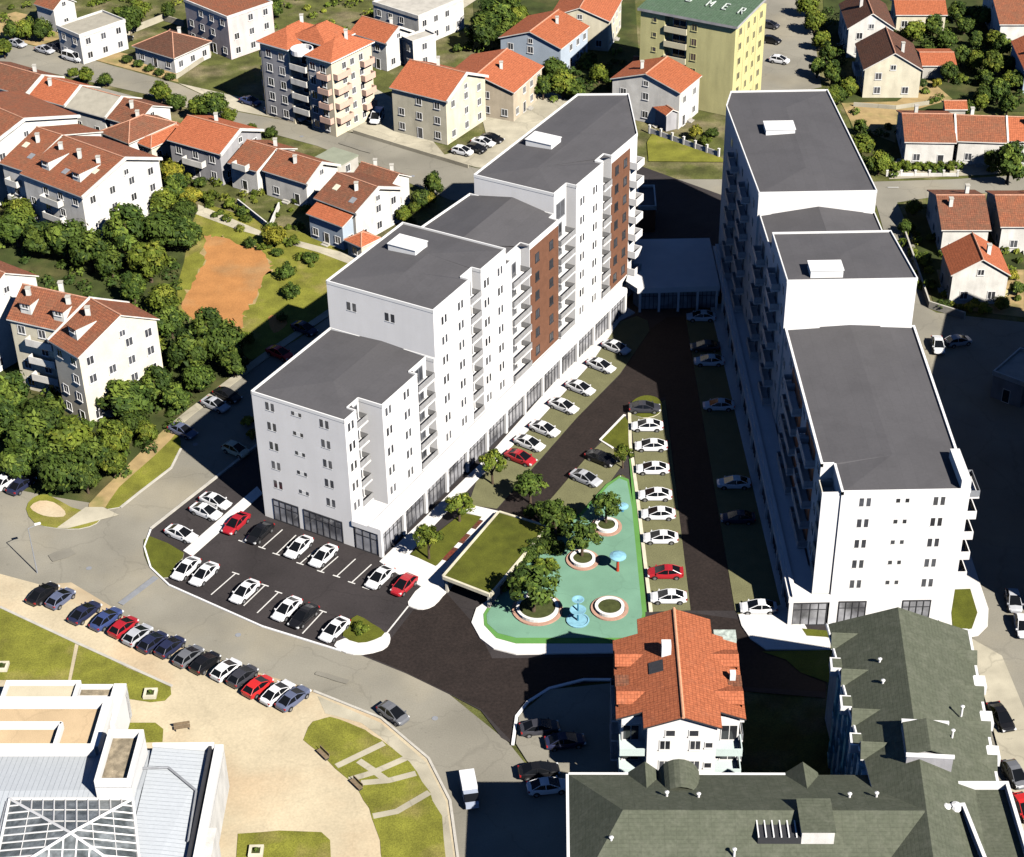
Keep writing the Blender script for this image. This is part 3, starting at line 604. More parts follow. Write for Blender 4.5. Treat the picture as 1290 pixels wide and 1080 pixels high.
gable('small shed with salmon roof behind the row houses', (1189, 127), (1218, 127), (1184, 138), 2.6, .9, CONC, T_OR, chims=0, wins=False)
gable('house with long brown ribbed roof beside the shaded side street', (1179, 246), (1241, 246), (1179, 290), 4.8, 2.6, WHITE2, T_BR, chims=2)
gable('house with patchy rust roof at the right edge by the long brown roof', (1253, 246), (1330, 246), (1257, 286), 4.8, 2.4, WHITE2, T_RB)
gable('white house with orange pitched roof and yellow garden wall on the right', (1239, 327), (1225, 293), (1196, 342), 5.2, 2.8, WHITE2, T_OR2)
flat('grey flat roofed shed in deep shade at the right edge', (1252, 470), (1290, 484), (1310, 450), 4.0, GREYW, CONC, 'shed', 'shed')
# ------------------------------------------------------------------ twin-roofed apartment house by the upper street
def apartment_twin():
    A, B, C0 = g2(327, 54, 14.5), g2(417, 80, 14.5), g2(474, 57, 14.5)
    a = (B-A).normalized(); L = (B-A).length; v = C0-B; v -= a*v.dot(a); W = v.length; nb = v/W
    root = thing('apartment_house', V3(A+a*L/2+nb*W/2, 0), 'five storey cream apartment house with twin orange roofs and corner balconies', 'apartment house')
    H = 14.3; c0, c1 = L*.42, L*.66
    fp = [A, A+a*c0, A+a*c0+nb*2.2, A+a*c1+nb*2.2, A+a*c1, A+a*L, A+a*L+nb*W, A+nb*W]
    b = MB(); b.prism(fp, 0, H); b.build('wall', mat('sunny_yellow_render', (.74, .65, .48), .9, .06, .5), root)
    b = MB(); b.prism([A+a*.3-nb*.02, A+a*(c0-.4)-nb*.02, A+a*(c0-.4)-nb*.05, A+a*.3-nb*.05], .5, H-.5); b.build('facade_panel', GREYW, root)
    b = MB(); b.prism([A+a*(c1+.4)-nb*.02, A+a*(L-1.4)-nb*.02, A+a*(L-1.4)-nb*.05, A+a*(c1+.4)-nb*.05], .5, H-.5); b.build('facade_panel', GREYW, root)
    def pyr(p, ax, ay, z, rise, inn):
        b = MB(); P = [V3(p, z), V3(p+ax, z), V3(p+ax+ay, z), V3(p+ay, z)]
        r1, r2 = V3(p+ax/2+ay*inn, z+rise), V3(p+ax/2+ay*(1-inn), z+rise); X = V3(ax, 0); Y = V3(ay, 0)
        b.slab([P[0], P[1], r1], .25, 0, 1, X); b.slab([P[2], P[3], r2], .25, 0, 1, X); b.slab([P[1], P[2], r2, r1], .25, 0, 1, Y); b.slab([P[3], P[0], r1, r2], .25, 0, 1, Y)
        b.tube(r1, r2, .14, 6); return b.build('roof', [T_OR2, TRIM], root)
    ro = pyr(A-a*.5-nb*.5, a*(c0+.6), nb*(W+1), 14.9, 2.2, .35); r2 = pyr(A+a*(c1-.1)-nb*.5, a*(L-c1+.6), nb*(W+1), 14.9, 2.4, .4)
    pyr(A+a*c0*.6+nb*3.5, a*(c1-c0*.6+2), nb*(W-3.2), 15.6, 2.2, .3)
    chimney(ro, A+a*c0*.5+nb*W*.7, 15, 18.2); chimney(r2, A+a*(L-2)+nb*W*.6, 15, 18.2)
    for f in range(5):
        z = 2.85*f
        if f: 
            balcony(root, V3(A+a*(c0+c1)/2+nb*2.15, z), -nb, c1-c0-.3, 2.6, WHITE2, GREYM, 'solid')
            balcony(root, V3(B+nb*2.2, z), a, 3.8, 1.1, mat('salmon_balcony_front', (.70, .47, .37), .85, .08, 1), GREYM, 'solid'); balcony(root, V3(B-a*1.6, z), -nb, 2.6, 1.0, mat('salmon_balcony_front', (.70, .47, .37), .85, .08, 1), GREYM, 'solid')
            balcony(root, V3(A+nb*2.5, z), -a, 3.6, 1.1, mat('salmon_balcony_front', (.70, .47, .37), .85, .08, 1), GREYM, 'solid'); balcony(root, V3(B+nb*(W-2.0), z), a, 3.0, 1.1, mat('salmon_balcony_front', (.70, .47, .37), .85, .08, 1), GREYM, 'solid')
        for t in (.12, .3): window(root, V3(A+a*L*t-nb*.05, z+1.6), -nb, 1.2, 1.4)
        for t in (.74, .88): window(root, V3(A+a*L*t-nb*.05, z+1.6), -nb, 1.2, 1.4)
        window(root, V3(A+a*(c0+c1)/2+nb*2.2, z+1.3), -nb, 2.4, 2.0, None, 1)
        for t in (.3, .5, .72): window(root, V3(B+nb*W*t, z+1.6), a, 1.0, 1.2)
    b = MB(); b.lathe(V3(A+a*(c0+c1)/2+nb*1.2, 14.3), [((c1-c0)/2, 0), ((c1-c0)/2, .9), ((c1-c0)/2-.2, .9), ((c1-c0)/2-.2, .1), (0, .1)], 20); b.build('round_terrace', WHITE, root)
apartment_twin()
# ------------------------------------------------------------------ yellow-green tower with lettering on its roof
def tower():
    z = 18.0
    A, B, C0 = g2(803, 10, z), g2(929, 34, z), g2(966, -18, z)
    a = (B-A).normalized(); L = (B-A).length; v = C0-B; v -= a*v.dot(a); nb = v.normalized(); W = 15.0
    root = thing('apartment_tower', V3(A+a*L/2+nb*W/2, 0), 'yellow green apartment tower with dark green lettered roof at the top edge', 'apartment tower')
    r0, r1 = L*.27, L*.50
    A2, B2 = A+a*.5+nb*.5, A+a*(L-.5)+nb*.5
    fp = [A2, A+a*r0+nb*.5, A+a*r0+nb*2.2, A+a*r1+nb*2.2, A+a*r1+nb*.5, B2, B2+nb*(W-1), A2+nb*(W-1)]
    b = MB(); b.prism(fp, 0, z-.5); b.build('wall', OLIVE, root)
    b = MB(); P = [V3(A, z), V3(A+a*L, z), V3(A+a*L+nb*W, z+1.4), V3(A+nb*W, z+1.4)]
    b.slab(P, .5, 0, 1, V3(a, 0)); ro = b.build('roof', [T_DG, GREYW], root)
    sl = (P[3]-P[0]).normalized(); X = V3(a, 0); nrm = X.cross(sl)
    G = {'U': [((0, 1), (0, 0)), ((0, 0), (.7, 0)), ((.7, 0), (.7, 1))], 'M': [((0, 0), (0, 1)), ((0, 1), (.4, .4)), ((.4, .4), (.8, 1)), ((.8, 1), (.8, 0))],
         'E': [((0, 0), (0, 1)), ((0, 1), (.65, 1)), ((0, .5), (.55, .5)), ((0, 0), (.65, 0))], 'R': [((0, 0), (0, 1)), ((0, 1), (.6, .95)), ((.6, .95), (.6, .5)), ((.6, .5), (0, .5)), ((.25, .5), (.7, 0))]}
    for ch, px, py in (('U', 864, 2), ('M', 889, 8), ('E', 909, 12), ('R', 929, 17)):
        o = g(px, py, z+.6); o.z = z+.2+(Vector((o.x, o.y))-A).dot(nb)*1.4/W
        b = MB(); s = 1.55
        for (x0, y0), (x1, y1) in G[ch]:
            p, q = o+X*(x0*s*.8)+sl*(y0*s*1.5)+nrm*.05, o+X*(x1*s*.8)+sl*(y1*s*1.5)+nrm*.05
            b.tube(p, q, .13, 5)
        b.build('roof_letter', mat('faded_letter_paint', (.55, .6, .55), .7, .1, 2), ro)
    for f in range(6):
        zz = 2.9*f
        if f: balcony(root, V3(A+a*(r0+r1)/2+nb*2.15, zz), -nb, r1-r0-.1, 2.0, mat('cream_balcony', (.66, .60, .42), .8, .05), GREYM, 'solid')
        window(root, V3(A+a*(r0+r1)/2+nb*2.2, zz+1.3), -nb, 2.6, 2.0)
        window(root, V3(A+a*L*.17+nb*.5, zz+1.6), -nb, .7, .8, OLIVE, 0)
        window(root, V3(A+a*L*.57+nb*.5, zz+1.6), -nb, 1.0, 1.3, OLIVE, 1)
        for t in (.16, .42, .62, .84): window(root, V3(B2+nb*(W-1)*t, zz+1.6), a, 1.1 if t in (.16, .84) else .8, 1.3, YELLOW, 1)
    b = MB()
    for t in (.30, .72): b.box8(B2+nb*(W-1)*t-nb*.12, a*.06, nb*.24, 0, z-.8)
    b.build('facade_stripe', YELLOW, root)
tower()
# ================================================================== THE NEW COMPLEX
class Fr:
    """local plan frame: u along the long facade, v outwards"""
    def __init__(s, o, ang, flip=1):
        s.o = Vector(o); s.u = Vector((math.cos(R_(ang)), math.sin(R_(ang)))); s.v = Vector((s.u.y, -s.u.x))*flip
    def p(s, u, v): return s.o+s.u*u+s.v*v
    def P(s, u, v, z): return V3(s.p(u, v), z)
def block(root, F, fp, z, name='wall', par=True, rise=.5, hipu=(True, True), thick=.16, M=WHITE):
    """white storeys on the footprint fp (u,v corners), parapet and a low pitched membrane roof"""
    poly = [F.p(*q) for q in fp]
    b = MB(); b.prism(poly, 0, z-.22); b.build(name, M, root)
    us = [q[0] for q in fp]; vsx = [q[1] for q in fp]
    # roof: fan from a ridge line
    u0, u1, v0, v1 = min(us), max(us), min(vsx), max(vsx); vm = (v0+v1)/2; hw = (v1-v0)/2
    n = len(poly); b = MB()
    ra = u0+(hw*.8 if hipu[0] else 0); rb = u1-(hw*.8 if hipu[1] else 0)
    def zz(u, v):
        d = min(v-v0, v1-v, (u-u0)/.8 if hipu[0] else 99, (u1-u)/.8 if hipu[1] else 99); return z-.2+rise*max(0, d)/hw
    R1p, R2p = F.P(ra, vm, zz(ra, vm)), F.P(rb, vm, zz(rb, vm))
    for i in range(n):
        q0, q1 = fp[i], fp[(i+1) % n]
        A, B = F.P(*q0, z-.2), F.P(*q1, z-.2)
        def near(q): return R1p if abs(q[0]-ra) < abs(q[0]-rb) else R2p
        na, nb = near(q0), near(q1)
        ps = [A, B, na] if na is nb else [A, B, nb, na]
        b.face(ps, 0, [((Vector((p.x, p.y))-F.o).dot(F.u), (Vector((p.x, p.y))-F.o).dot(F.v)) for p in ps])
    b.build('roof', FELT, root)
    if par:
        b = MB(); area = sum(poly[i].x*poly[(i+1) % n].y-poly[(i+1) % n].x*poly[i].y for i in range(n)); sg = 1 if area > 0 else -1
        for i in range(n):
            A, B = poly[i], poly[(i+1) % n]; d = (B-A).normalized(); o = Vector((d.y, -d.x))*sg
            b.box8(A+o*.04-d*.04, d*((B-A).length+.08), -o*thick, z-.4-.004*i, z+.05+.004*i)
        b.build('parapet', TRIM, root)
def skylight(root, F, u, v, z, lu=3.0, lv=4.3, h=.9):
    b = MB(); p = F.p(u-lu/2, v-lv/2); b.box8(p, F.u*lu, F.v*lv, z-.8, z+h, 0)
    b.box8(F.p(u-lu/2-.1, v-lv/2-.1), F.u*(lu+.2), F.v*(lv+.2), z+h, z+h+.1, 0)
    b.build('roof_hatch', TRIM, root)
def shopfront(root, F, u0, u1, v, z0, z1, out=1, along='u', name='shop_window', n=5):
    """one glazed bay with dark mullions"""
    b = MB(); q = F.p(u0, v) if along == 'u' else F.p(v, u0); d = F.u if along == 'u' else F.v; o = (F.v if along == 'u' else F.u)*out
    L = u1-u0
    b.box8(q, d*L, o*.03, z0, z1, 1)
    b.box8(q, d*L, o*.1, z1-.14, z1, 0); b.box8(q, d*L, o*.1, z0, z0+.14, 0); b.box8(q+d*.09, d*(L-.18), o*.08, z0+(z1-z0)*.68, z0+(z1-z0)*.68+.09, 0)
    for k in range(n+1): b.box8(q+d*(k*(L-.1)/n), d*.1, o*.095, z0+.14, z1-.14, 0)
    return b.build(name, [DARKM, SHOPG], root)
WINS = {}
def cwin(root, p, out, w, h, M=TRIM, style=5):
    k = root.name; WINS[k] = WINS.get(k, 0)+1
    if WINS[k] <= 98: return window(root, p, out, w, h, M, style)
    WINS.setdefault(k+'rest', []).append((p, out, w, h, M, style))
DOORM = mat('dark_balcony_door', (.06, .055, .055), .3, .2, 2, fine=0)
def balc_stack(root, F, u, v, n, wd, dp, z0=4.4, door=True, st='bars', M=WHITE, rail=None):
    for k in range(n):
        z = z0+3*k+.25
        balcony(root, F.P(u, v, z), F.v, wd, dp, M, rail or mat('balcony_rail', (.34, .335, .335), .6, .15, 2), st)
        if door: window(root, F.P(u+.15, v, z+1.12), F.v, min(1.7, wd*.5), 2.0, GREYM, 1, 'balcony_door')
def left_block():
    F = Fr((-20.4, 181.0), 60)
    root = thing('apartment_block', F.P(40, -6, 0), 'long stepped white apartment block with brown panels and grey roofs, left of the courtyard', 'apartment block')
    block(root, F, [(0, -14), (0, 0), (2.6, 0), (2.6, -1.3), (5.0, -1.3), (5.0, 2.2), (13.2, 2.2), (13.2, 1.0), (17.2, 1.0), (17.2, 2.2), (17.5, 2.2), (17.5, -14)], 19.5, hipu=(True, False))
    block(root, F, [(17.5, -14), (17.5, 2.25), (26.6, 2.25), (26.6, .9), (29.4, .9), (29.4, 2.25), (36.0, 2.25), (36.0, -14)], 26.6, rise=.5)
    block(root, F, [(36.0, -14), (36.0, 2.2), (37.6, 2.2), (37.6, .8), (42.6, .8), (42.6, 2.2), (51.0, 2.2), (51.0, .8), (52.3, .8), (52.3, -13)], 24.0, hipu=(False, False), rise=1.3)
    block(root, F, [(52.3, -12.2), (52.3, .8), (56, .8), (56, 2.4), (64.4, 2.4), (64.4, 1.1), (67.0, 1.1), (67.0, 2.4), (75.6, 2.4), (88.2, -5.3), (84.4, -12.3)], 27.2, rise=.5)
    # brown cladding
    b = MB(); b.box8(F.p(42.7, 2.2), F.u*8.2, F.v*.08, 4.6, 23.2); b.build('brown_panel', BROWN, root)
    b = MB(); b.box8(F.p(67.1, 2.4), F.u*6.0, F.v*.08, 4.6, 25.9); b.build('brown_panel', BROWN, root)
    fo = -F.u
    for k in range(5):
        z = 6+3*k
        cwin(root, F.P(0, -11.3, z), fo, 1.3, 1.15); cwin(root, F.P(0, -7.25, z+.15), fo, 1.5, .55); cwin(root, F.P(0, -3.1, z), fo, 1.3, 1.15)
    for v in (-10.3, -4.4): cwin(root, F.P(17.5, v, 23.7), fo, 1.45, 1.2)
    for u, v, n in ((1.25, 0, 5), (6.3, 2.2, 5), (10.5, 2.2, 5), (20.0, 2.25, 7), (24.1, 2.25, 7), (30.8, 2.25, 7), (34.4, 2.25, 7), (57.9, 2.4, 7), (61.9, 2.4, 7)):
        for k in range(n): cwin(root, F.P(u, v, 6+3*k), F.v, 1.25, 1.15)
    for u in (44.6, 48.7):
        for k in range(6): cwin(root, F.P(u, 2.28, 6.2+3*k), F.v, .9, 1.2, DARKM, 1)
    for u in (68.7, 71.5):
        for k in range(7): cwin(root, F.P(u, 2.48, 6.2+3*k), F.v, .9, 1.2, DARKM, 1)
    rest = WINS.get(root.name+'rest', [])
    if rest:
        b = MB()
        for p, o, w, h, M, st in rest:
            o = Vector((o[0], o[1])); t = Vector((o.y, -o.x)); q = Vector((p.x, p.y))
            b.box8(q-t*w/2, t*w, o*.03, p.z-h/2, p.z+h/2, 1)
            b.box8(q-t*(w/2+.09), t*.09, o*.07, p.z-h/2, p.z+h/2, 0); b.box8(q+t*(w/2), t*.09, o*.07, p.z-h/2, p.z+h/2, 0); b.box8(q-t*.035, t*.07, o*.06, p.z-h/2, p.z+h/2, 0)
            b.box8(q-t*(w/2+.09), t*(w+.18), o*.08, p.z+h/2, p.z+h/2+.09, 0); b.box8(q-t*(w/2+.12), t*(w+.24), o*.13, p.z-h/2-.12, p.z-h/2, 0)
        tag(b.build('small_windows_beyond', [DARKM, GLASS], root), kind='stuff')
    balc_stack(root, F, 3.8, -1.3, 5, 2.3, 1.35); balc_stack(root, F, 15.2, 1.0, 5, 3.9, 1.35)
    balc_stack(root, F, 28.0, .9, 7, 2.7, 1.45); balc_stack(root, F, 40.1, .8, 6, 4.9, 1.75); balc_stack(root, F, 53.5, .8, 6, 4.4, 1.75); window(root, F.P(54.2, .8, 23.9), F.v, 2.4, 2.4, GREYM, 1, 'balcony_door')
    balc_stack(root, F, 65.7, 1.1, 7, 2.5, 1.55)
    for k in range(7): balcony(root, F.P(74.4, 2.4, 4.65+3*k), F.v, 2.4, 1.3, WHITE, GREYM, 'solid')
    F2 = F.p(75.6, 2.4); e = F.p(88.2, -5.3)-F2; no = Vector((e.y, -e.x)).normalized()
    if no.x < 0: no = -no
    for k in range(7):
        for t in (.3, .7): window(root, V3(F2+e*t, 6+3*k), no, 1.3, 1.3, TRIM, 1)
    # gable wall side windows on the west, roof hatches
    skylight(root, F, 29.9, -9.3, 26.6); skylight(root, F, 65.9, -8.3, 27.2)
    # ground floor glazing on the end, podium with shop bays
    for v0, v1 in ((-12.4, -8.4), (-7.6, -1.6)): shopfront(root, F, v0, v1, 0, .1, 3.5, -1, 'v', n=4 if v1 < -8 else 6)
    b = MB(); b.box8(F.p(-.2, -.02), F.u*69.5, F.v*4.42, 3.6, 4.35, 0); b.box8(F.p(-.2, 2.5), F.u*69.5, F.v*1.8, 4.35, 4.5, 0)
    for k in range(14): b.box8(F.p(-.2+k*5.3, 3.9), F.u*.45, F.v*.5, 0, 3.6, 0)
    b.build('shop_canopy', WHITE, root)
    for k in range(13): shopfront(root, F, .3+k*5.3, 5.05+k*5.3, 4.0, .05, 3.55, 1, 'u')
    shopfront(root, F, .3, 3.9, .0, .05, 3.55, -1, 'v', n=3)
    b = MB(); b.box8(F.p(.3, 2.0), F.u*68, F.v*1.9, .05, 3.55); b.build('shop_interior_wall', GREYW, root)
    return F
LF = left_block()
def right_block():
    F = Fr((36.0, 164.5), 90, -1)       # u north, v towards the courtyard (west)
    root = thing('apartment_block', F.P(45, -8, 0), 'long stepped white apartment block with shaded courtyard facade, on the right', 'apartment block')
    block(root, F, [(0, -16.2), (0, -1.5), (5.6, -1.5), (5.6, 0), (36.6, 0), (36.6, -17.0)], 19.5, hipu=(True, False), thick=.3)
    block(root, F, [(36.6, -16.6), (36.6, .2), (49.8, .4), (49.8, -15.6)], 26.6, rise=.4)
    block(root, F, [(49.8, -15.8), (49.8, .4), (60.6, .6), (60.6, -15.6)], 23.8, hipu=(False, False), rise=1.3)
    block(root, F, [(60.6, -15.6), (60.6, .9), (90.5, 2.2), (95.8, .9), (95.8, -14.2)], 27.2, rise=.5)
    fo = -F.u
    for k in range(5):
        z = 6+3*k
        cwin(root, F.P(0, -4.3, z), fo, 1.3, 1.15); cwin(root, F.P(0, -8.6, z+.15), fo, 1.5, .55); cwin(root, F.P(0, -12.8, z), fo, 1.3, 1.15)
    # west facade: recessed strips, window columns and balcony columns
    for u, v, n in ((7.0, 0, 5), (18.5, 0, 5), (30.2, 0, 5), (35.0, 0, 5), (39, .24, 7), (47.6, .36, 7), (52, .48, 6), (58.6, .56, 6), (64, 1.05, 7), (74, 1.5, 7), (84, 1.92, 7)):
        for k in range(n): cwin(root, F.P(u, v, 6+3*k), F.v, 1.25, 1.15)
    rl = mat('light_balcony_rail', (.5, .5, .52), .6, .1, 2)
    for u, v, n, wd in ((11.5, 0, 5, 5.0), (15.2, 0, 5, 1.9), (23.0, 0, 5, 5.6), (27.2, 0, 5, 2.2), (43.3, .3, 7, 4.6), (55.3, .52, 6, 4.2), (69.0, 1.26, 7, 5.0), (79.0, 1.7, 7, 5.0)):
        balc_stack(root, F, u, v, n, wd, 1.2, rail=rl)
    for u0, u1, v in ((9.4, 16.4, 0), (20.2, 28.6, 0)):
        b = MB(); b.box8(F.p(u0, v), F.u*(u1-u0), F.v*.05, 4.6, 18.6); b.build('brown_panel', BROWN, root)
    # front left notch: corner balconies with solid beige fronts
    for k in range(5): balcony(root, F.P(2.9, -1.5, 4.65+3*k), F.v, 4.4, 1.7, mat('beige_balcony_front', (.66, .62, .52), .8, .05), GREYM, 'solid')
    b = MB(); b.box8(F.p(.2, -1.5), F.u*.3, F.v*2.2, 4.5, 19.2); b.build('fin_wall', WHITE, root)
    b = MB(); b.box8(F.p(.3, -16.25), F.u*6.4, F.v*1.1, 19.3, 20.6); b.build('stair_parapet', TRIM, root)
    for k in range(5): balcony(root, F.P(4.5, -16.3, 4.65+3*k), -F.v, 4.2, 1.8, WHITE, GREYM, 'solid' if k != 4 else 'bars')
    for k in range(5):
        for u in (12, 22, 31): window(root, F.P(u, -16.5-.0, 6+3*k), -F.v, 1.25, 1.15)
    skylight(root, F, 38.7, -5.0, 26.6, 2.6, 4.2); skylight(root, F, 80.8, -4.6, 27.2)
    for v0, v1 in ((-5.9, -2.6), (-13.6, -10.2)): shopfront(root, F, v0, v1, 0, .1, 3.4, -1, 'v', n=4)
    # podium
    b = MB(); b.box8(F.p(-.4, .3), F.u*88, F.v*3.2, 3.6, 4.4, 0); b.box8(F.p(-.4, 2.6), F.u*88, F.v*.5, 4.4, 4.75, 0)
    for k in range(17): b.box8(F.p(-.4+k*5.3, 2.9), F.u*.45, F.v*.5, 0, 3.6, 0)
    b.box8(F.p(-.4, -1.6), F.u*6, F.v*1.9, 3.6, 4.4, 0)
    b.build('shop_canopy', WHITE, root)
    for k in range(16): shopfront(root, F, .1+k*5.3, 4.85+k*5.3, 3.0, .05, 3.55, 1, 'u')
    shopfront(root, F, -1.2, 2.9, -.3, .05, 3.55, -1, 'v', n=4)
    b = MB(); b.box8(F.p(.3, .5), F.u*86, F.v*1.9, .05, 3.55); b.build('shop_interior_wall', GREYW, root)
right_block()
def link():
    q = [Vector(p) for p in ((18.0, 241.2), (19.6, 238.8), (32.3, 239.2), (32.3, 254.8), (20.5, 254.8))]
    root = thing('shop_pavilion', (25.5, 247, 0), 'single storey white shop pavilion linking both blocks at the shaded courtyard end', 'pavilion')
    b = MB(); b.prism(q, 3.5, 4.4); b.build('roof', WHITE, root)
    b = MB(); b.prism([Vector((19.2, 241.8)), Vector((20.2, 240)), Vector((31.8, 240.2)), Vector((31.8, 254)), Vector((21, 254))], 0, 3.5); b.build('wall', GREYW, root)
    F = Fr((20.0, 239.9), 0)
    for k in range(4): shopfront(root, F, .2+k*2.95, 2.95+k*2.95, .0, .05, 3.45, 1, 'u', n=4)
    b = MB()
    for k in range(5): b.box8((19.9+k*2.95, 239.0), (.35, 0), (0, .35), 0, 3.5)
    b.build('column', WHITE, root)
link()
# dark annex behind the left block (brown, half in shade)
flat('low brown annex behind the end of the left block in shade', (805, 262), (826, 262), (829, 236), 4.6, BROWN, FELT, 'annex', 'annex', wins=False)
# ------------------------------------------------------------------ garage entrance under a green roof
def garage():
    q = [g2(629, 646, 1.6), g2(688, 664, 1.6), g2(617, 748, 1.6), g2(560, 726, 1.6)]
    root = thing('garage_ramp', V3(sum(q, Vector((0, 0)))/4, 0), 'sunken garage entrance under a sloping lawn roof with dark opening', 'garage ramp')
    zt = [.9, .9, 2.6, 2.6]
    q = [g2(629, 646, .9), g2(688, 664, .9), g2(617, 748, 2.6), g2(560, 726, 2.6)]
    b = MB(); b.slab([V3(p, z) for p, z in zip(q, zt)], .3, 0, 1); b.build('green_roof', [LAWN, CONC], root)
    b = MB(); c = sum(q, Vector((0, 0)))/4
    for i, j in ((0, 1), (1, 2), (3, 0), (2, 3)):
        A, B = V3(q[i], zt[i]), V3(q[j], zt[j]); d = (B-A).normalized(); n = Vector((d.y, -d.x, 0)).normalized()
        if n.dot(A-V3(c, A.z)) < 0: n = -n
        up = Vector((0, 0, .12)); lo = Vector((0, 0, .34))
        P = [A-d*.1, B+d*.1]; w = n*.3
        b.face([P[0]+up, P[1]+up, P[1]+up+w, P[0]+up+w]); b.face([P[0]+up+w, P[1]+up+w, P[1]-lo+w, P[0]-lo+w]); b.face([P[0]+up, P[0]-lo, P[1]-lo, P[1]+up])
        b.face([P[0]+up, P[0]+up+w, P[0]-lo+w, P[0]-lo]); b.face([P[1]+up, P[1]-lo, P[1]-lo+w, P[1]+up+w])
    b.build('roof_edge', CREAM, root)
    b = MB()
    for i, j in ((1, 2), (3, 0)):
        A, B = q[i], q[j]; d = (B-A).normalized(); n = Vector((d.y, -d.x))
        if n.dot(c-A) < 0: n = -n
        b.face([V3(A+n*.05, 0), V3(B+n*.05, 0), V3(B+n*.05, zt[j]-.3), V3(A+n*.05, zt[i]-.3)])
        b.face([V3(A+n*.35, 0), V3(B+n*.35, 0), V3(B+n*.35, zt[j]-.3), V3(A+n*.35, zt[i]-.3)])
        b.face([V3(A+n*.05, 0), V3(A+n*.35, 0), V3(A+n*.35, zt[i]-.3), V3(A+n*.05, zt[i]-.3)]); b.face([V3(B+n*.05, 0), V3(B+n*.35, 0), V3(B+n*.35, zt[j]-.3), V3(B+n*.05, zt[j]-.3)])
    b.build('side_wall', CONC, root)
    A, B = q[3], q[2]; d = B-A; n = Vector((d.y, -d.x)).normalized()
    if n.dot(c-A) < 0: n = -n
    b = MB(); b.box8(A+d*.03+n*3.0, d*.94, n*.1, .02, 2.2); b.build('dark_opening_panel', DARKM, root)  # dark panel set back in the open front, coloured as its shade
garage()
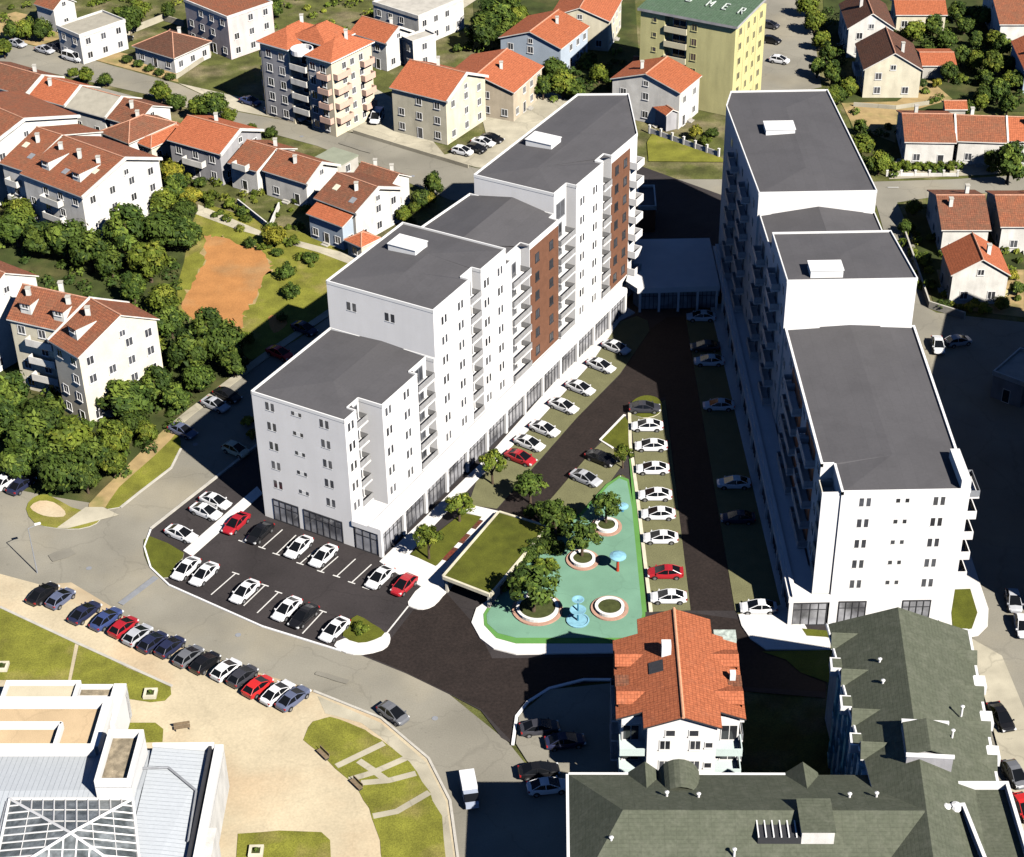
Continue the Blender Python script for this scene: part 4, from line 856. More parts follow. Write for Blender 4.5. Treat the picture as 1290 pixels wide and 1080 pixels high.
# ------------------------------------------------------------------ orange-roofed building in front
def orange_house():
    zr, ze = 14.5, 12.0
    Rb, Rf = g2(849, 767, zr), g2(861, 904, zr); a = (Rf-Rb).normalized(); L = (Rf-Rb).length; n = Vector((-a.y, a.x))
    if n.x < 0: n = -n                                            # n: to the right
    hw = 6.7; k = (zr-ze)/hw; mid = 4.0; s0, s1 = 2.4, L-2.4
    root = thing('apartment_house', V3(Rb+a*L/2, 0), 'white gabled apartment house with large orange roof in front of the play area', 'apartment house')
    def p(t, s, z): return V3(Rb+a*t+n*s, z)
    def zz(s): return zr-abs(s)*k
    for sg in (-1, 1):
        b = MB(); X = V3(a, 0)
        b.slab([p(0, 0, zr), p(L, 0, zr), p(L, sg*mid, zz(mid)), p(0, sg*mid, zz(mid))], .22, 0, 1, X)
        b.slab([p(s0, sg*mid, zz(mid)), p(s1, sg*mid, zz(mid)), p(s1, sg*hw, ze), p(s0, sg*hw, ze)], .22, 0, 1, X)
        if sg < 0: b.tube(p(-.05, 0, zr+.02), p(L+.05, 0, zr+.02), .17, 8, 2)
        ro = b.build('roof', [T_OR, DARKM, mat('pale_ridge', (.66, .34, .2), .8, .15, 3)], root)
        for t in (s0+2.2, s0+8.0):                                # dormers with small gables
            d = MB(); w = 1.35; zc = zz(4.6)+.4; i, o = sg*3.4, sg*(hw-.1)
            d.slab([p(t+w, i, zc), p(t+w, o, zc), p(t, o, zc-.55), p(t+.0, i+sg*1.2, zc-.55)], .1, 0)
            d.slab([p(t+w, i, zc), p(t+w, o, zc), p(t+2*w, o, zc-.55), p(t+2*w, i+sg*1.2, zc-.55)], .1, 0)
            d.face([p(t, sg*(hw-.3), ze+.05), p(t+2*w, sg*(hw-.3), ze+.05), p(t+2*w, sg*(hw-.3), zc-.6), p(t+w, sg*(hw-.3), zc-.1), p(t, sg*(hw-.3), zc-.6)], 1)
            d.build('dormer', [T_OR2, WHITE], ro)
        d = MB(); d.box8(Rb+a*(s0+6.2)+n*sg*(hw-1.5), a*1.5, n*sg*1.45, ze+.1, ze+.62, 0); d.build('roof_terrace', T_BR, ro)  # low dark box; the recessed terrace's shade is put into its colour
    b = MB(); P = Rb+a*(L*.36)-n*1.7; b.box8(P, a*1.1, n*1.0, zr-1.4, zr+.9, 0); b.build('chimney', TRIM, root)
    b = MB(); P = Rb+a*(L*.45)-n*3.1; q = [V3(P+a*x+n*y, zz((P+n*y-Rb).dot(n))+.1) for x, y in ((0, 0), (1.7, 0), (1.7, 1.5), (0, 1.5))]; b.slab(q, .12, 0); b.build('solar_panel', DARKM, root)
    b = MB(); P = Rb+a*(L*.52)+n*5.4; b.box8(P, a*.6, n*.6, ze+.3, ze+1.6, 0); b.build('chimney', TRIM, root)
    i = .45; wl = [(i, -mid+i), (i, mid-i), (s0+i, mid-i), (s0+i, hw-.6), (s1-i, hw-.6), (s1-i, mid-i), (L-i, mid-i), (L-i, -mid+i), (s1-i, -mid+i), (s1-i, -hw+.6), (s0+i, -hw+.6), (s0+i, -mid+i)]
    b = MB(); b.prism([Rb+a*t+n*s for t, s in wl], 0, ze-.1)
    for t in (i, L-i): b.face([p(t, -mid+i, ze-.1), p(t, mid-i, ze-.1), p(t, mid-i, zz(mid-i)-.25), p(t, 0, zr-.25), p(t, -mid+i, zz(mid-i)-.25)])
    b.build('wall', WHITE, root)
    for f in range(4):
        z = 2.85*f
        for s in (-1.7, 1.4): window(root, p(L-i, s, z+1.7), a, 1.0, 1.2, TRIM, 1)
        window(root, p(L-i, 2.8, z+1.7), a, .7, .7, TRIM, 0)
        for sg in (-1, 1):
            window(root, p(s1-i, sg*(mid+1.1), z+1.2), a, 1.6, 2.0, TRIM, 1)
            balcony(root, p(s1-i, sg*(mid+hw-.6-i)/2+sg*.1, z+.1), a, 2.8, 2.2, mat('glassy_balcony_front', (.62, .72, .70), .5, .05), GREYM, 'solid', .8)
            for t in (.2, .4, .6, .8):
                window(root, p(s0+i+(s1-s0-2*i)*t, sg*(hw-.6), z+1.6), n*sg, 1.1, 1.3, TRIM, 1)
            if f: balcony(root, p(L*.5, sg*(hw-.6), z), n*sg, 5.5, .9, WHITE, GREYM, 'bars')
    window(root, p(L-i, -1.2, 11.9), a, .9, .8, TRIM, 0); window(root, p(L-i, 1.2, 11.9), a, .9, .8, TRIM, 0)
    b = MB(); b.box8(Rb+a*1.2+n*(mid+.3), a*1.6, n*2.4, ze-.5, ze+.55, 0); b.build('glazed_terrace', mat('pale_glazed_terrace', (.5, .56, .5), .3, .4, 2), root)
orange_house()
# ------------------------------------------------------------------ green-roofed L-shaped building bottom right
def green_building():
    zr, ze = 17.0, 13.2
    T, Bt = g2(1133, 778, zr), g2(1163, 990, zr); a = (Bt-T).normalized(); L = (Bt-T).length+13; n = Vector((-a.y, a.x))
    if n.x < 0: n = -n
    T = T-a*2.9; L += 2.9; hl, hw = 7.0, 8.0
    hf = lambda t: hl-.10*t                                       # the courtyard eave runs slightly askew
    zl = lambda t: zr-hf(t)*(zr-ze)/hl
    W0, W1 = g2(724, 1020, zr), g2(1165, 1021, zr); c = (W1-W0).normalized(); Lc = (W1-W0).length; m_ = Vector((c.y, -c.x))   # m_: to the viewer
    if m_.y > 0: m_ = -m_
    hc = 8.4
    root = thing('apartment_building', V3(T+a*L*.6, 0), 'large L shaped apartment building with grey green shingle roofs, bottom right', 'apartment building')
    def p(t, s, z): return V3(T+a*t+n*s, z)
    def r(t, s, z): return V3(W0+c*t+m_*s, z)
    X = V3(a, 0); Xc = V3(c, 0); roofs = []
    b = MB(); i0 = 1.2
    b.slab([p(i0, 0, zr), p(L, 0, zr), p(L, -hf(L), zl(L)), p(0, -hl, ze)], .25, 0, 1, X); roofs.append(b.build('roof', [T_GR, TRIM], root))
    b = MB(); b.slab([p(i0, 0, zr), p(L, 0, zr), p(L, hw, ze), p(0, hw, ze)], .25, 0, 1, X)
    b.slab([p(i0, 0, zr), p(0, hw, ze), p(0, -hl, ze)], .25, 0, 1, V3(n, 0)); roofs.append(b.build('roof', [T_GR, TRIM], root))
    b = MB(); h2 = 4.5
    b.slab([r(h2, 0, zr-.03), r(Lc, 0, zr-.03), r(Lc, -hc, ze-.03), r(-.5, -hc, ze-.03)], .25, 0, 1, Xc)
    b.slab([r(h2, 0, zr-.03), r(-.5, -hc, ze-.03), r(-.5, hc, ze-.03)], .25, 0, 1, V3(m_, 0)); roofs.append(b.build('roof', [T_GR, TRIM], root))
    b = MB(); b.slab([r(h2, 0, zr-.03), r(Lc, 0, zr-.03), r(Lc, hc, ze-.03), r(-.5, hc, ze-.03)], .25, 0, 1, Xc); b.build('roof', [T_GR, TRIM], root)
    # white gutters
    b = MB()
    b.box8(T+n*hw-n*.06, a*(L-10), n*.28, ze-.28, ze+.06);  b.box8(T-n*hl, -a*.25, n*(hw+hl), ze-.3, ze+.04)
    b.box8(W0-c*.5-m_*(hc-.06), c*(Lc-9), -m_*.28, ze-.3, ze+.03); b.box8(W0-c*.75-m_*hc, c*.28, m_*2*hc, ze-.31, ze+.02)
    e0, e1 = p(0, -hl-.12, ze-.08), p(L-20, -hf(L-20)-.12, zl(L-20)-.08); b.tube(e0, e1, .17, 6)
    b.build('gutter', TRIM, root)
    b = MB(); q = [p(.7, -hl+.7, 0), p(.7, hw-.7, 0), p(L-1, hw-.7, 0), p(L-1, -hf(L)+.7, 0)]; b.prism([Vector((x.x, x.y)) for x in q], 0, ze-.2); b.build('wall', WHITE2, root)
    b = MB(); q = [r(.3, -hc+.7, 0), r(.3, hc-.7, 0), r(Lc, hc-.7, 0), r(Lc, -hc+.7, 0)]; b.prism([Vector((x.x, x.y)) for x in q], 0, ze-.22); b.build('wall', WHITE2, root)
    b = MB()                                                     # rippling teal glazed front towards the courtyard
    for k in range(8):
        t = 7.0+k*2.05; b.prism([Vector((x.x, x.y)) for x in (p(t, -hf(t)+.9, 0), p(t+.3, -hf(t)-.1, 0), p(t+1.7, -hf(t)-.1, 0), p(t+2.0, -hf(t)+.9, 0))], .2, ze-.3)
    b.build('glazed_front', TEAL, root)
    for f in range(4):
        z = 1+3*f
        for k in range(7):
            if (k+f) % 2 == 0: window(root, p(8.0+2.05*k, -hf(7+2.05*k)-.1, z+1.2), -n, .7, 1.5, TEAL, 0)
            window(root, p(2.5+2.9*k, hw-.7, z+1.2), n, 1.1, 1.3, TRIM, 1)
        for k in range(10): window(root, r(3+3.0*k, -hc+.7, z+1.2), -m_, 1.1, 1.3, TRIM, 1)
    # cross gables along the eaves
    def cross(o, out, along, dep, wd, zb, zt, name='gable_dormer', front=True):
        d = MB(); O = Vector((o.x, o.y)); A1, A2 = O-along*wd/2, O+along*wd/2
        apex = V3(O+out*.25, zt); back = V3(O-out*dep, zt)
        d.slab([apex, back, V3(A1-out*.4, zb), V3(A1+out*.25, zb)], .14, 0, 1, V3(out, 0)); d.slab([apex, back, V3(A2-out*.4, zb), V3(A2+out*.25, zb)], .14, 0, 1, V3(out, 0))
        if front: d.face([V3(A1, zb-.6), V3(A2, zb-.6), V3(A2, zb-.1), V3(O, zt-.2), V3(A1, zb-.1)], 1)
        return d.build(name, [T_GR, TRIM], roofs[0])
    for t in (3.2, 9.3, 15.6, 20.6): cross(p(t, -hf(t), 0), -n, a, 2.6, 2.3, zl(t)+.05, zl(t)+1.4)
    for t in (4.6, 10.2, 15.4, 20.2): cross(p(t, hw, 0), n, a, 2.6, 2.2, ze+.05, ze+1.2)
    for px in (812, 1010): cross(V3(W0+c*((g2(px, 975, ze)-W0).dot(c))-m_*hc, 0), -m_, c, 3.4, 3.2, ze+.05, ze+1.5)
    # round-headed dormer
    d = MB(); O = W0+c*((g2(855, 985, ze)-W0).dot(c))-m_*(hc-.6)
    ring = lambda off: [V3(O+c*(2.1*math.cos(t))+m_*off, ze-.2+2.3*math.sin(t)) for t in [math.pi*i/12 for i in range(13)]]
    r0, r1 = ring(-.6), ring(3.2)
    for i in range(12): d.face([r0[i], r0[i+1], r1[i+1], r1[i]])
    d.face(r0, 1); d.build('round_dormer', [T_GR, TRIM], roofs[0])
    # stepped white balcony heads on both eaves
    for t, s in ((6.0, -1), (12.2, -1), (18.0, -1), (7.4, 1), (12.8, 1), (17.8, 1)):
        d = MB(); O = T+a*t+n*s*((hw if s > 0 else hf(t))-.9); zz = ze if s > 0 else zl(t); d.box8(O, a*1.8, n*s*1.7, zz-.9, zz+.18, 0); d.box8(O+a*.2, a*1.4, n*s*1.45, zz+.18, zz+.22, 1); d.build('balcony_head', [TRIM, T_GR if s < 0 else TRIM], root)
    # sunk terrace with pergola, raised stair head
    d = MB(); O = g2(1010, 1030, zr)
    d.box8(O-c*4.2-m_*1.6, c*4.0, m_*3.6, zr-2.4, zr-.6, 0)
    for k in range(6): d.box8(O-c*4.2+c*.7*k-m_*1.6, c*.12, m_*3.6, zr-.55, zr-.42, 1)
    d.build('pergola', [DARKM, TRIM], root)
    d = MB(); d.box8(O-c*.2-m_*2.0, c*3.0, m_*4.0, zr-2.4, zr+.2, 0); d.box8(O-c*.3-m_*2.1, c*3.2, m_*4.2, zr+.2, zr+.34, 1); d.build('stair_head', [WHITE2, T_GR], root)
    O = g2(1168, 935, zr)
    d = MB(); d.box8(O-a*2.4-n*2.2, a*4.8, n*4.4, zr-2.2, zr+.3, 1); d.box8(O-a*2.5-n*2.3, a*.3, n*4.6, zr+.3, zr+.6, 0); d.box8(O+a*2.2-n*2.3, a*.3, n*4.6, zr+.3, zr+.6, 0)
    d.slab([V3(O-a*2.2, zr+1.1), V3(O+a*2.2, zr+1.1), V3(O+a*2.2-n*2.2, zr+.4), V3(O-a*2.2-n*2.2, zr+.4)], .12, 2); d.slab([V3(O-a*2.2, zr+1.1), V3(O+a*2.2, zr+1.1), V3(O+a*2.2+n*2.2, zr+.4), V3(O-a*2.2+n*2.2, zr+.4)], .12, 2)
    d.build('stair_head', [TRIM, GREYW, T_GR], root)
    # flat terraces with white parapets
    for (e1, e2, e3), zt in ((((1188, 987), (1270, 987), (1284, 1090)), 14.9), (((1160, 1018), (1215, 1014), (1240, 1100)), 15.6)):
        A, B, C0 = g2(*e1, zt), g2(*e2, zt), g2(*e3, zt); ax = (B-A); ay = C0-B; an = ax.normalized(); ay = ay-an*ay.dot(an); yn = ay.normalized()
        d = MB(); d.box8(A, ax, ay, 0, zt-.5, 1, 0); d.box8(A, ax, yn*.35, zt-.6, zt+.3, 2); d.box8(A+yn*.35, an*.35, ay-yn*.35, zt-.6, zt+.3, 2); d.box8(B-an*.35+yn*.35, an*.35, ay-yn*.35, zt-.6, zt+.3, 2)
        d.build('roof_terrace', [T_GR, WHITE2, TRIM], root)
    for px, py in ((1170, 1021), (1179, 1022), (1190, 1023), (1203, 1021)):
        P = g(px, py, 15.2); d = MB(); d.lathe(P, [(.5, 0), (.6, .35), (.42, .8), (0, .95)], 10); d.build('roof_vent', TRIM, root)
    for px, py in ((838, 1042), (880, 1040), (770, 1060), (1108, 835), (1112, 862), (1200, 925), (1212, 895), (925, 1075), (840, 1003), (880, 1005), (1070, 1005), (1104, 1004)):
        P = g(px, py, zr-1.4); d = MB(); d.tube(P-Vector((0, 0, .8)), P+Vector((0, 0, .5)), .12, 8); d.lathe(P+Vector((0, 0, .5)), [(.22, 0), (.22, .06), (0, .18)], 8); d.build('vent_pipe', TRIM, root)
green_building()
# ------------------------------------------------------------------ white public building bottom left
def public_building():
    root = thing('public_building', g(90, 1000), 'white public building with metal roof, glazed pyramid and tan roof terrace, bottom left', 'public building')
    z = 6.0
    A, B, C0 = g2(-25, 944, z), g2(282, 941, z), g2(272, 1130, z)
    a = (B-A).normalized(); L = (B-A).length; n = Vector((a.y, -a.x)); D = 34
    b = MB(); b.box8(A, a*L, n*D, 0, z-.4); b.build('wall', WHITE2, root)
    # metal roofs: hall left, lower right wing
    xl = (g2(166, 1007, z)-A).dot(a)+1.0
    b = MB()
    b.slab([V3(A+n*.4, z), V3(A+a*xl+n*.4, z), V3(A+a*xl+n*7, z+.9), V3(A+n*7, z+.9)], .2, 0, 0, V3(a, 0))
    b.slab([V3(A+n*7.02, z+.9), V3(A+a*xl+n*7.02, z+.9), V3(A+a*xl+n*D, z+.9), V3(A+n*D, z+.9)], .2, 0, 0, V3(a, 0))
    b.build('hall_roof', T_WM, root)
    b = MB(); k = xl+.05
    b.slab([V3(A+a*k+n*.4, z+.5), V3(A+a*(L-1.6)+n*.4, z-.2), V3(A+a*(L-1.6)+n*D, z-.2), V3(A+a*k+n*D, z+.9)], .2, 0, 0, V3(n, 0))
    b.build('wing_roof', T_WM, root)
    b = MB(); b.box8(A+a*(L-1.5)+n*.2, a*.3, n*D, z-.6, z+.5, 0); b.box8(A+a*(L-.9)+n*.0, a*.9, n*D, z-.6, z+.35, 1); b.box8(A+a*xl, a*(L-xl-.95), n*.35, z-.6, z+.7, 1); b.build('gutter', [DARKM, TRIM], root)
    # dark roof groove of the wing, drawn as a raised grey tube
    P = [g(178, 968, z+.62), g(212, 967, z+.5), g(247, 996, z+.15), g(237, 1060, z+.25)]
    b = MB()
    for u, v in zip(P, P[1:]): b.tube(u, v, .14, 6)
    b.build('roof_groove', GREYM, root)
    # glazed pyramid
    zb = z+1.0; q = [g(12, 1007, zb), g(167, 1007, zb), g(178, 1112, zb), g(-10, 1112, zb)]; ap = g(89, 1050, zb+2.6)
    b = MB()
    for i in range(4): b.face([q[i], q[(i+1) % 4], ap])
    py = b.build('glass_pyramid', mat('pyramid_glass', (.10, .115, .12), .25, .4, 1, col2=(.22, .24, .25), mix=.5, fine=.2, fscale=3), root)
    b = MB(); up = Vector((0, 0, .05))
    for i in range(4):
        A1, B1 = q[i], q[(i+1) % 4]; b.tube(A1+up, ap+up, .16, 6); b.tube(A1, B1, .2, 6)
        for t in [x/11 for x in range(1, 11)]:
            e = A1.lerp(B1, t); s = 1-abs(2*t-1); top = A1.lerp(ap, s) if t < .5 else B1.lerp(ap, s)
            d = (B1-A1).normalized(); b.tube(e+up, e+(ap-(A1+B1)/2)*s+up, .09, 5)
        for h in (.33, .66): b.tube(A1.lerp(ap, h)+up, B1.lerp(ap, h)+up, .05, 4)
    b.build('glazing_bars', TRIM, py)
    b = MB(); la, lb = g(8, 1010, zb), g(-8, 1070, zb)
    for k in range(9): b.tube(la.lerp(lb, k/8)-V3(a, 0)*.1, la.lerp(lb, k/8)+V3(a, 0)*1.6, .06, 5)
    b.tube(la, lb, .08, 5); b.tube(la+V3(a, 0)*1.5, lb+V3(a, 0)*1.5, .08, 5); b.build('roof_ladder', GREYM, root)
    # tan terrace block, its parapets and low front block
    zt = 7.2; e = [g2(-30, 880, zt), g2(138, 880, zt)]; ax = e[1]-e[0]; xn = ax.normalized(); yn = Vector((xn.y, -xn.x)); dp = 7.4
    b = MB(); b.box8(e[0], ax, yn*dp, 0, zt-1.0, 1, 0)
    b.build('terrace_floor', [mat('tan_terrace_floor', (.62, .46, .28), .9, .08, .3, cracks=.1), WHITE2], root)
    b = MB(); b.box8(e[0]-yn*.3, ax+xn*.3, yn*.9, zt-1.2, zt, 0); b.box8(e[1]-xn*.6+yn*.6, xn*.9, yn*(dp-.6), zt-1.2, zt, 0); b.box8(e[0]+yn*(dp-.4), ax, yn*.8, zt-1.1, zt+.02, 0)
    c = e[0]+xn*((g2(70, 925, zt)-e[0]).dot(xn)); b.box8(c+yn*3.6, xn*.35, yn*3.3, zt-1.1, zt-.1, 0); b.box8(e[0]+yn*3.5, c-e[0]+xn*.2, yn*.35, zt-1.1, zt-.1, 0)
    b.build('parapet', TRIM, root)
    zl = 5.2; e1 = [g2(8, 857, zl), g2(102, 857, zl)]
    b = MB(); ax1 = e1[1]-e1[0]; b.box8(e1[0], ax1, yn*5, 0, zl-.5, 1, 0); b.box8(e1[0], ax1, yn*.4, zl-.6, zl, 1); b.box8(e1[1]-xn*.4+yn*.4, xn*.4, yn*4, zl-.6, zl, 1); b.box8(e1[0]+yn*.4, xn*.4, yn*4, zl-.6, zl, 1)
    b.build('front_wing', [mat('cream_terrace_floor', (.62, .55, .40), .9, .08, .3), TRIM], root)
    e2 = [g2(100, 862, 4.8), g2(160, 860, 4.8)]; b = MB(); a2 = (e2[1]-e2[0]).length
    b.box8(e2[0], xn*a2, yn*1.2, 0, 4.2, 1, 0); b.box8(e2[0], xn*a2, yn*.25, 4.1, 4.8, 1); b.box8(e2[0]+xn*(a2-1.4), xn*1.4, yn*6.5, 0, 4.9, 1); b.build('side_wing', [GRAVEL, TRIM], root)
    # box tower with gravel roof
    zx = 9.6; A, B, C0 = g2(137, 919, zx), g2(181, 919, zx), g2(171, 984, zx); ax = B-A; xn2 = ax.normalized(); ay = C0-B; ay -= xn2*ay.dot(xn2); yn2 = ay.normalized()
    b = MB(); b.box8(A, ax, ay, 0, zx-.9, 1, 0)
    b.box8(A, ax, yn2*.4, zx-1, zx, 1); b.box8(A+ay-yn2*.4, ax, yn2*.4, zx-1, zx, 1); b.box8(A+yn2*.4, xn2*.4, ay-yn2*.8, zx-1, zx, 1); b.box8(B-xn2*.4+yn2*.4, xn2*.4, ay-yn2*.8, zx-1, zx, 1)
    b.build('stair_tower', [GRAVEL, TRIM], root)
    b = MB(); P = g2(242, 1050, 5.0); b.box8(P, xn*2.6, yn*5, 0, 5.8, 0); b.build('entrance_block', WHITE2, root)
    for k in range(6): window(root, V3(e1[0]+xn*(1+1.35*k)-yn*.02, 2.4), -yn, .9, 1.6, TRIM, 1)
public_building()
# ------------------------------------------------------------------ tall neighbour just outside the frame whose shade fills the side street
def neighbour():
    A, B = Vector((66.0, 161)), Vector((86.0, 221)); d = (B-A).normalized(); n = Vector((d.y, -d.x)); L = (B-A).length
    if n.x < 0: n = -n
    root = thing('apartment_building', V3(A+d*L/2+n*6, 0), 'tall apartment slab beyond the right edge shading the side street', 'apartment building')
    b = MB(); b.box8(A, d*L, n*10, 0, 22); b.build('wall', WHITE2, root)
    b = MB(); b.box8(A-d*.3-n*.3, d*(L+.6), n*10.6, 22, 22.5); b.build('roof', FELT, root)
    for f in range(6):
        for k in range(14): window(root, V3(A+d*(3+k*4.4), 2+3.2*f), -n, 1.4, 1.4, TRIM, 1)
neighbour()
# ================================================================== VEHICLES
def car_proto(kind):
    """builds one car along +x at the origin; returns its Empty"""
    if kind == 'sedan':
        L, W = 4.5, 1.78
        body = [(-2.25, .55, .80, .62), (-2.18, .34, .93, .78), (-1.6, .24, .98, .87), (-.6, .22, .96, .89), (.7, .22, .95, .89), (1.35, .24, .90, .87), (1.95, .28, .80, .80), (2.2, .36, .68, .66), (2.25, .45, .6, .55)]
        cab = [(-1.9, .97, .72), (-.85, 1.42, .56), (-.3, 1.46, .57), (.12, 1.43, .57), (1.3, .93, .76)]
    elif kind == 'hatch':
        L, W = 4.0, 1.74
        body = [(-2.0, .5, .86, .68), (-1.95, .32, .98, .8), (-1.4, .24, 1.0, .87), (-.4, .22, .98, .88), (.8, .22, .96, .88), (1.3, .24, .92, .86), (1.8, .3, .80, .78), (1.98, .4, .66, .6)]
        cab = [(-1.96, .99, .74), (-1.3, 1.42, .58), (-.5, 1.50, .59), (.02, 1.46, .59), (1.25, .94, .76)]
    else:
        L, W = 4.9, 1.95
        body = [(-2.45, .5, 1.05, .85), (-2.4, .34, 1.12, .93), (-1.6, .28, 1.14, .97), (0, .26, 1.14, .97), (1.2, .26, 1.08, .96), (1.9, .3, .98, .9), (2.35, .4, .8, .74), (2.45, .5, .66, .6)]
        cab = [(-2.42, 1.1, .86), (-2.2, 1.9, .78), (-.8, 2.0, .8), (.6, 1.94, .78), (1.65, 1.05, .86)]
    root = thing('parked_car', (0, 0, 0), None, 'car')
    b = MB(); rings = []
    for x, zb, zt, hw in body:
        zm = zb+(zt-zb)*.55
        half = [(0, zb), (hw*.86, zb), (hw*.98, zb+.08), (hw, zm), (hw*.95, zt-.07), (hw*.82, zt), (0, zt+.025)]
        rings.append([Vector((x, y, z)) for y, z in half]+[Vector((x, -y, z)) for y, z in reversed(half[1:-1])])
    n = len(rings[0])
    for A, B in zip(rings, rings[1:]):
        for i in range(n): b.face([A[i], A[(i+1) % n], B[(i+1) % n], B[i]])
    b.face(list(reversed(rings[0]))); b.face(rings[-1])
    for x in (-L*.3, L*.3):                                        # wheel arches, dark
        for s in (-1, 1):
            pts = [(x+.39*math.cos(t), .33+.39*math.sin(t)) for t in [math.pi*i/8 for i in range(9)]]
            b.face([(px, s*(W/2+.006), pz) for px, pz in pts], 1)
    body_o = b.build('body', [PAINT_W, TYRE], root, smooth=False)
    # cabin: roof panel painted, glass all round
    b = MB(); gl = MB(); rs = []
    for x, z, hw in cab: rs.append((x, z, hw))
    belt = [(rs[0][0]+.02, .95 if kind != 'van' else 1.1, rs[0][2]+.04), (rs[-1][0], rs[-1][1]-.02, rs[-1][2]+.04)]
    top = rs[1:-1]; hwb = max(rs[0][2], rs[-1][2])+.07; zb = .93 if kind != 'van' else 1.08
    tp = [Vector((x, s*h, z)) for s in (1, -1) for x, z, h in top]; k = len(top)
    Lf, Rf = tp[:k], tp[k:]
    for i in range(k-1): b.face([Lf[i]+Vector((0, 0, .02)), Lf[i+1]+Vector((0, 0, .02)), Rf[i+1]+Vector((0, 0, .02)), Rf[i]+Vector((0, 0, .02))])
    for S in (Lf, Rf):
        sg = 1 if S is Lf else -1
        for i in range(k-1): b.face([S[i]+Vector((0, 0, .02)), S[i+1]+Vector((0, 0, .02)), S[i+1]+Vector((0, sg*.03, -.06)), S[i]+Vector((0, sg*.03, -.06))])
    xr, xf = rs[0][0], rs[-1][0]
    # pillars
    for sg in (1, -1):
        S = Lf if sg > 0 else Rf
        for a_, c_ in ((S[0], Vector((xr, sg*rs[0][2], zb))), (S[-1], Vector((xf, sg*rs[-1][2], zb))), (S[k//2], Vector(((top[k//2][0]), sg*hwb, zb)))):
            b.tube(a_, c_, .045, 5)
    cab_o = b.build('cabin_roof', [PAINT_W], root)
    g1 = MB(); g1.face([Lf[-1], Vector((xf, rs[-1][2], zb)), Vector((xf, -rs[-1][2], zb)), Rf[-1]]); g1.build('windscreen', CARG, root)
    g1 = MB(); g1.face([Rf[0], Vector((xr, -rs[0][2], zb)), Vector((xr, rs[0][2], zb)), Lf[0]]); g1.build('rear_window', CARG, root)
    for sg in (1, -1):
        S = Lf if sg > 0 else Rf
        g1 = MB(); g1.face([Vector((xr, sg*rs[0][2], zb)), Vector((0, sg*hwb, zb-.02)), Vector((xf, sg*rs[-1][2], zb))]+list(reversed(S))); g1.build('side_window', CARG, root)
        g1 = MB(); g1.box8((xf-.25, sg*(W/2+.02)-.09), (.14, 0), (0, .18), zb, zb+.14); g1.build('wing_mirror', PAINT_W, root)
        x = body[-2][0]; g1 = MB(); g1.box8((x-.22, sg*W*.36-.17), (.24, 0), (0, .34), body[-2][2]-.17, body[-2][2]+.0); g1.build('headlight', LAMPW, root)
        x = body[1][0]; g1 = MB(); g1.box8((x-.05, sg*W*.38-.15), (.16, 0), (0, .3), body[1][2]-.22, body[1][2]-.03); g1.build('tail_light', LAMPR, root)
    for x in (-L*.3, L*.3):
        for s in (-1, 1):
            y = s*(W/2-.09); o = Vector((0, 1, 0)); c = Vector((x, y, .32))
            g1 = MB(); g1.tube(c-o*.1, c+o*.1, .32, 14); wh = g1.build('wheel', TYRE, root)
            g1 = MB(); g1.tube(c-o*.113, c+o*.113, .19, 10); g1.build('rim', RIM, wh)
    return root
def copy_tree(o, parent=None):
    c = o.copy(); COL.objects.link(c)
    if parent: c.parent = parent
    for ch in [x for x in KIDS.get(o.as_pointer(), [])]: copy_tree(ch, c)
    return c
KIDS = {}
PROTO = {}
for k in ('sedan', 'hatch', 'van'): PROTO[k] = car_proto(k)
USED = set()
def fresh(kind, protos):
    """the first use takes the prototype itself, later uses copies"""
    if kind not in USED: USED.add(kind); return protos[kind]
    return copy_tree(protos[kind])
def kids_of(o): return [x for x in bpy.data.objects if x.parent == o]
def index_all(protos):
    for r in protos.values():
        st = [r]
        while st:
            o = st.pop(); KIDS[o.as_pointer()] = kids_of(o); st += KIDS[o.as_pointer()]
index_all(PROTO)
def car(kind, col, px, py, dx, dy, label, group, name='parked_car', z=.05, sc=1.0, cat='car'):
    h = g2(px+dx, py+5+dy)-g2(px-dx, py+5-dy)
    o = KARS.setdefault('q', []); o.append((kind, col, g2(px, py+4.5), math.atan2(h.y, h.x), label, group, name, z, sc, cat, px, py))
KARS = {}
CW = {'white': 'white', 'black': 'black', 'red': 'dark red', 'brightred': 'bright red', 'navy': 'dark navy', 'blue': 'blue', 'silver': 'silver', 'grey': 'grey', 'darkgrey': 'dark grey', 'greyblue': 'grey blue', 'pale': 'pale beige'}
KW = {'sedan': 'sedan', 'hatch': 'hatchback', 'van': 'van'}
ORD = ['first', 'second', 'third', 'fourth', 'fifth', 'sixth', 'seventh', 'eighth', 'ninth', 'tenth', 'eleventh', 'twelfth', 'thirteenth', 'fourteenth', 'fifteenth', 'sixteenth', 'seventeenth', 'eighteenth', 'nineteenth', 'twentieth', 'twenty first', 'twenty second', 'twenty third', 'twenty fourth']
def row(items, d, place, group, frm='left', axis=0, kind='sedan', z=.05):
    """items: (px, py, colour[, kind]); same-looking cars of a row are told apart by their order"""
    def look(it): return (it[2], it[3] if len(it) > 3 else kind)
    for it in items:
        c, kd = look(it)
        same = sorted([x for x in items if look(x) == (c, kd)], key=lambda x: x[axis] if frm in ('left', 'top', 'far end') else -x[axis])
        lab = f'{CW[c]} {KW[kd]} {place}'
        if len(same) > 1: lab = f'{ORD[same.index(it)]} {CW[c]} {KW[kd]} from the {frm} {place}'
        car(kd, c, it[0], it[1], d[0], d[1], lab, group, z=z)
G1 = 'cars in the dark forecourt'
row([(298, 660, 'red'), (328, 672, 'black'), (377, 690, 'white'), (408, 701, 'white'), (479, 728, 'white'), (509, 738, 'red', 'hatch')], (-15, 14), 'nosing at end wall of left block', G1)
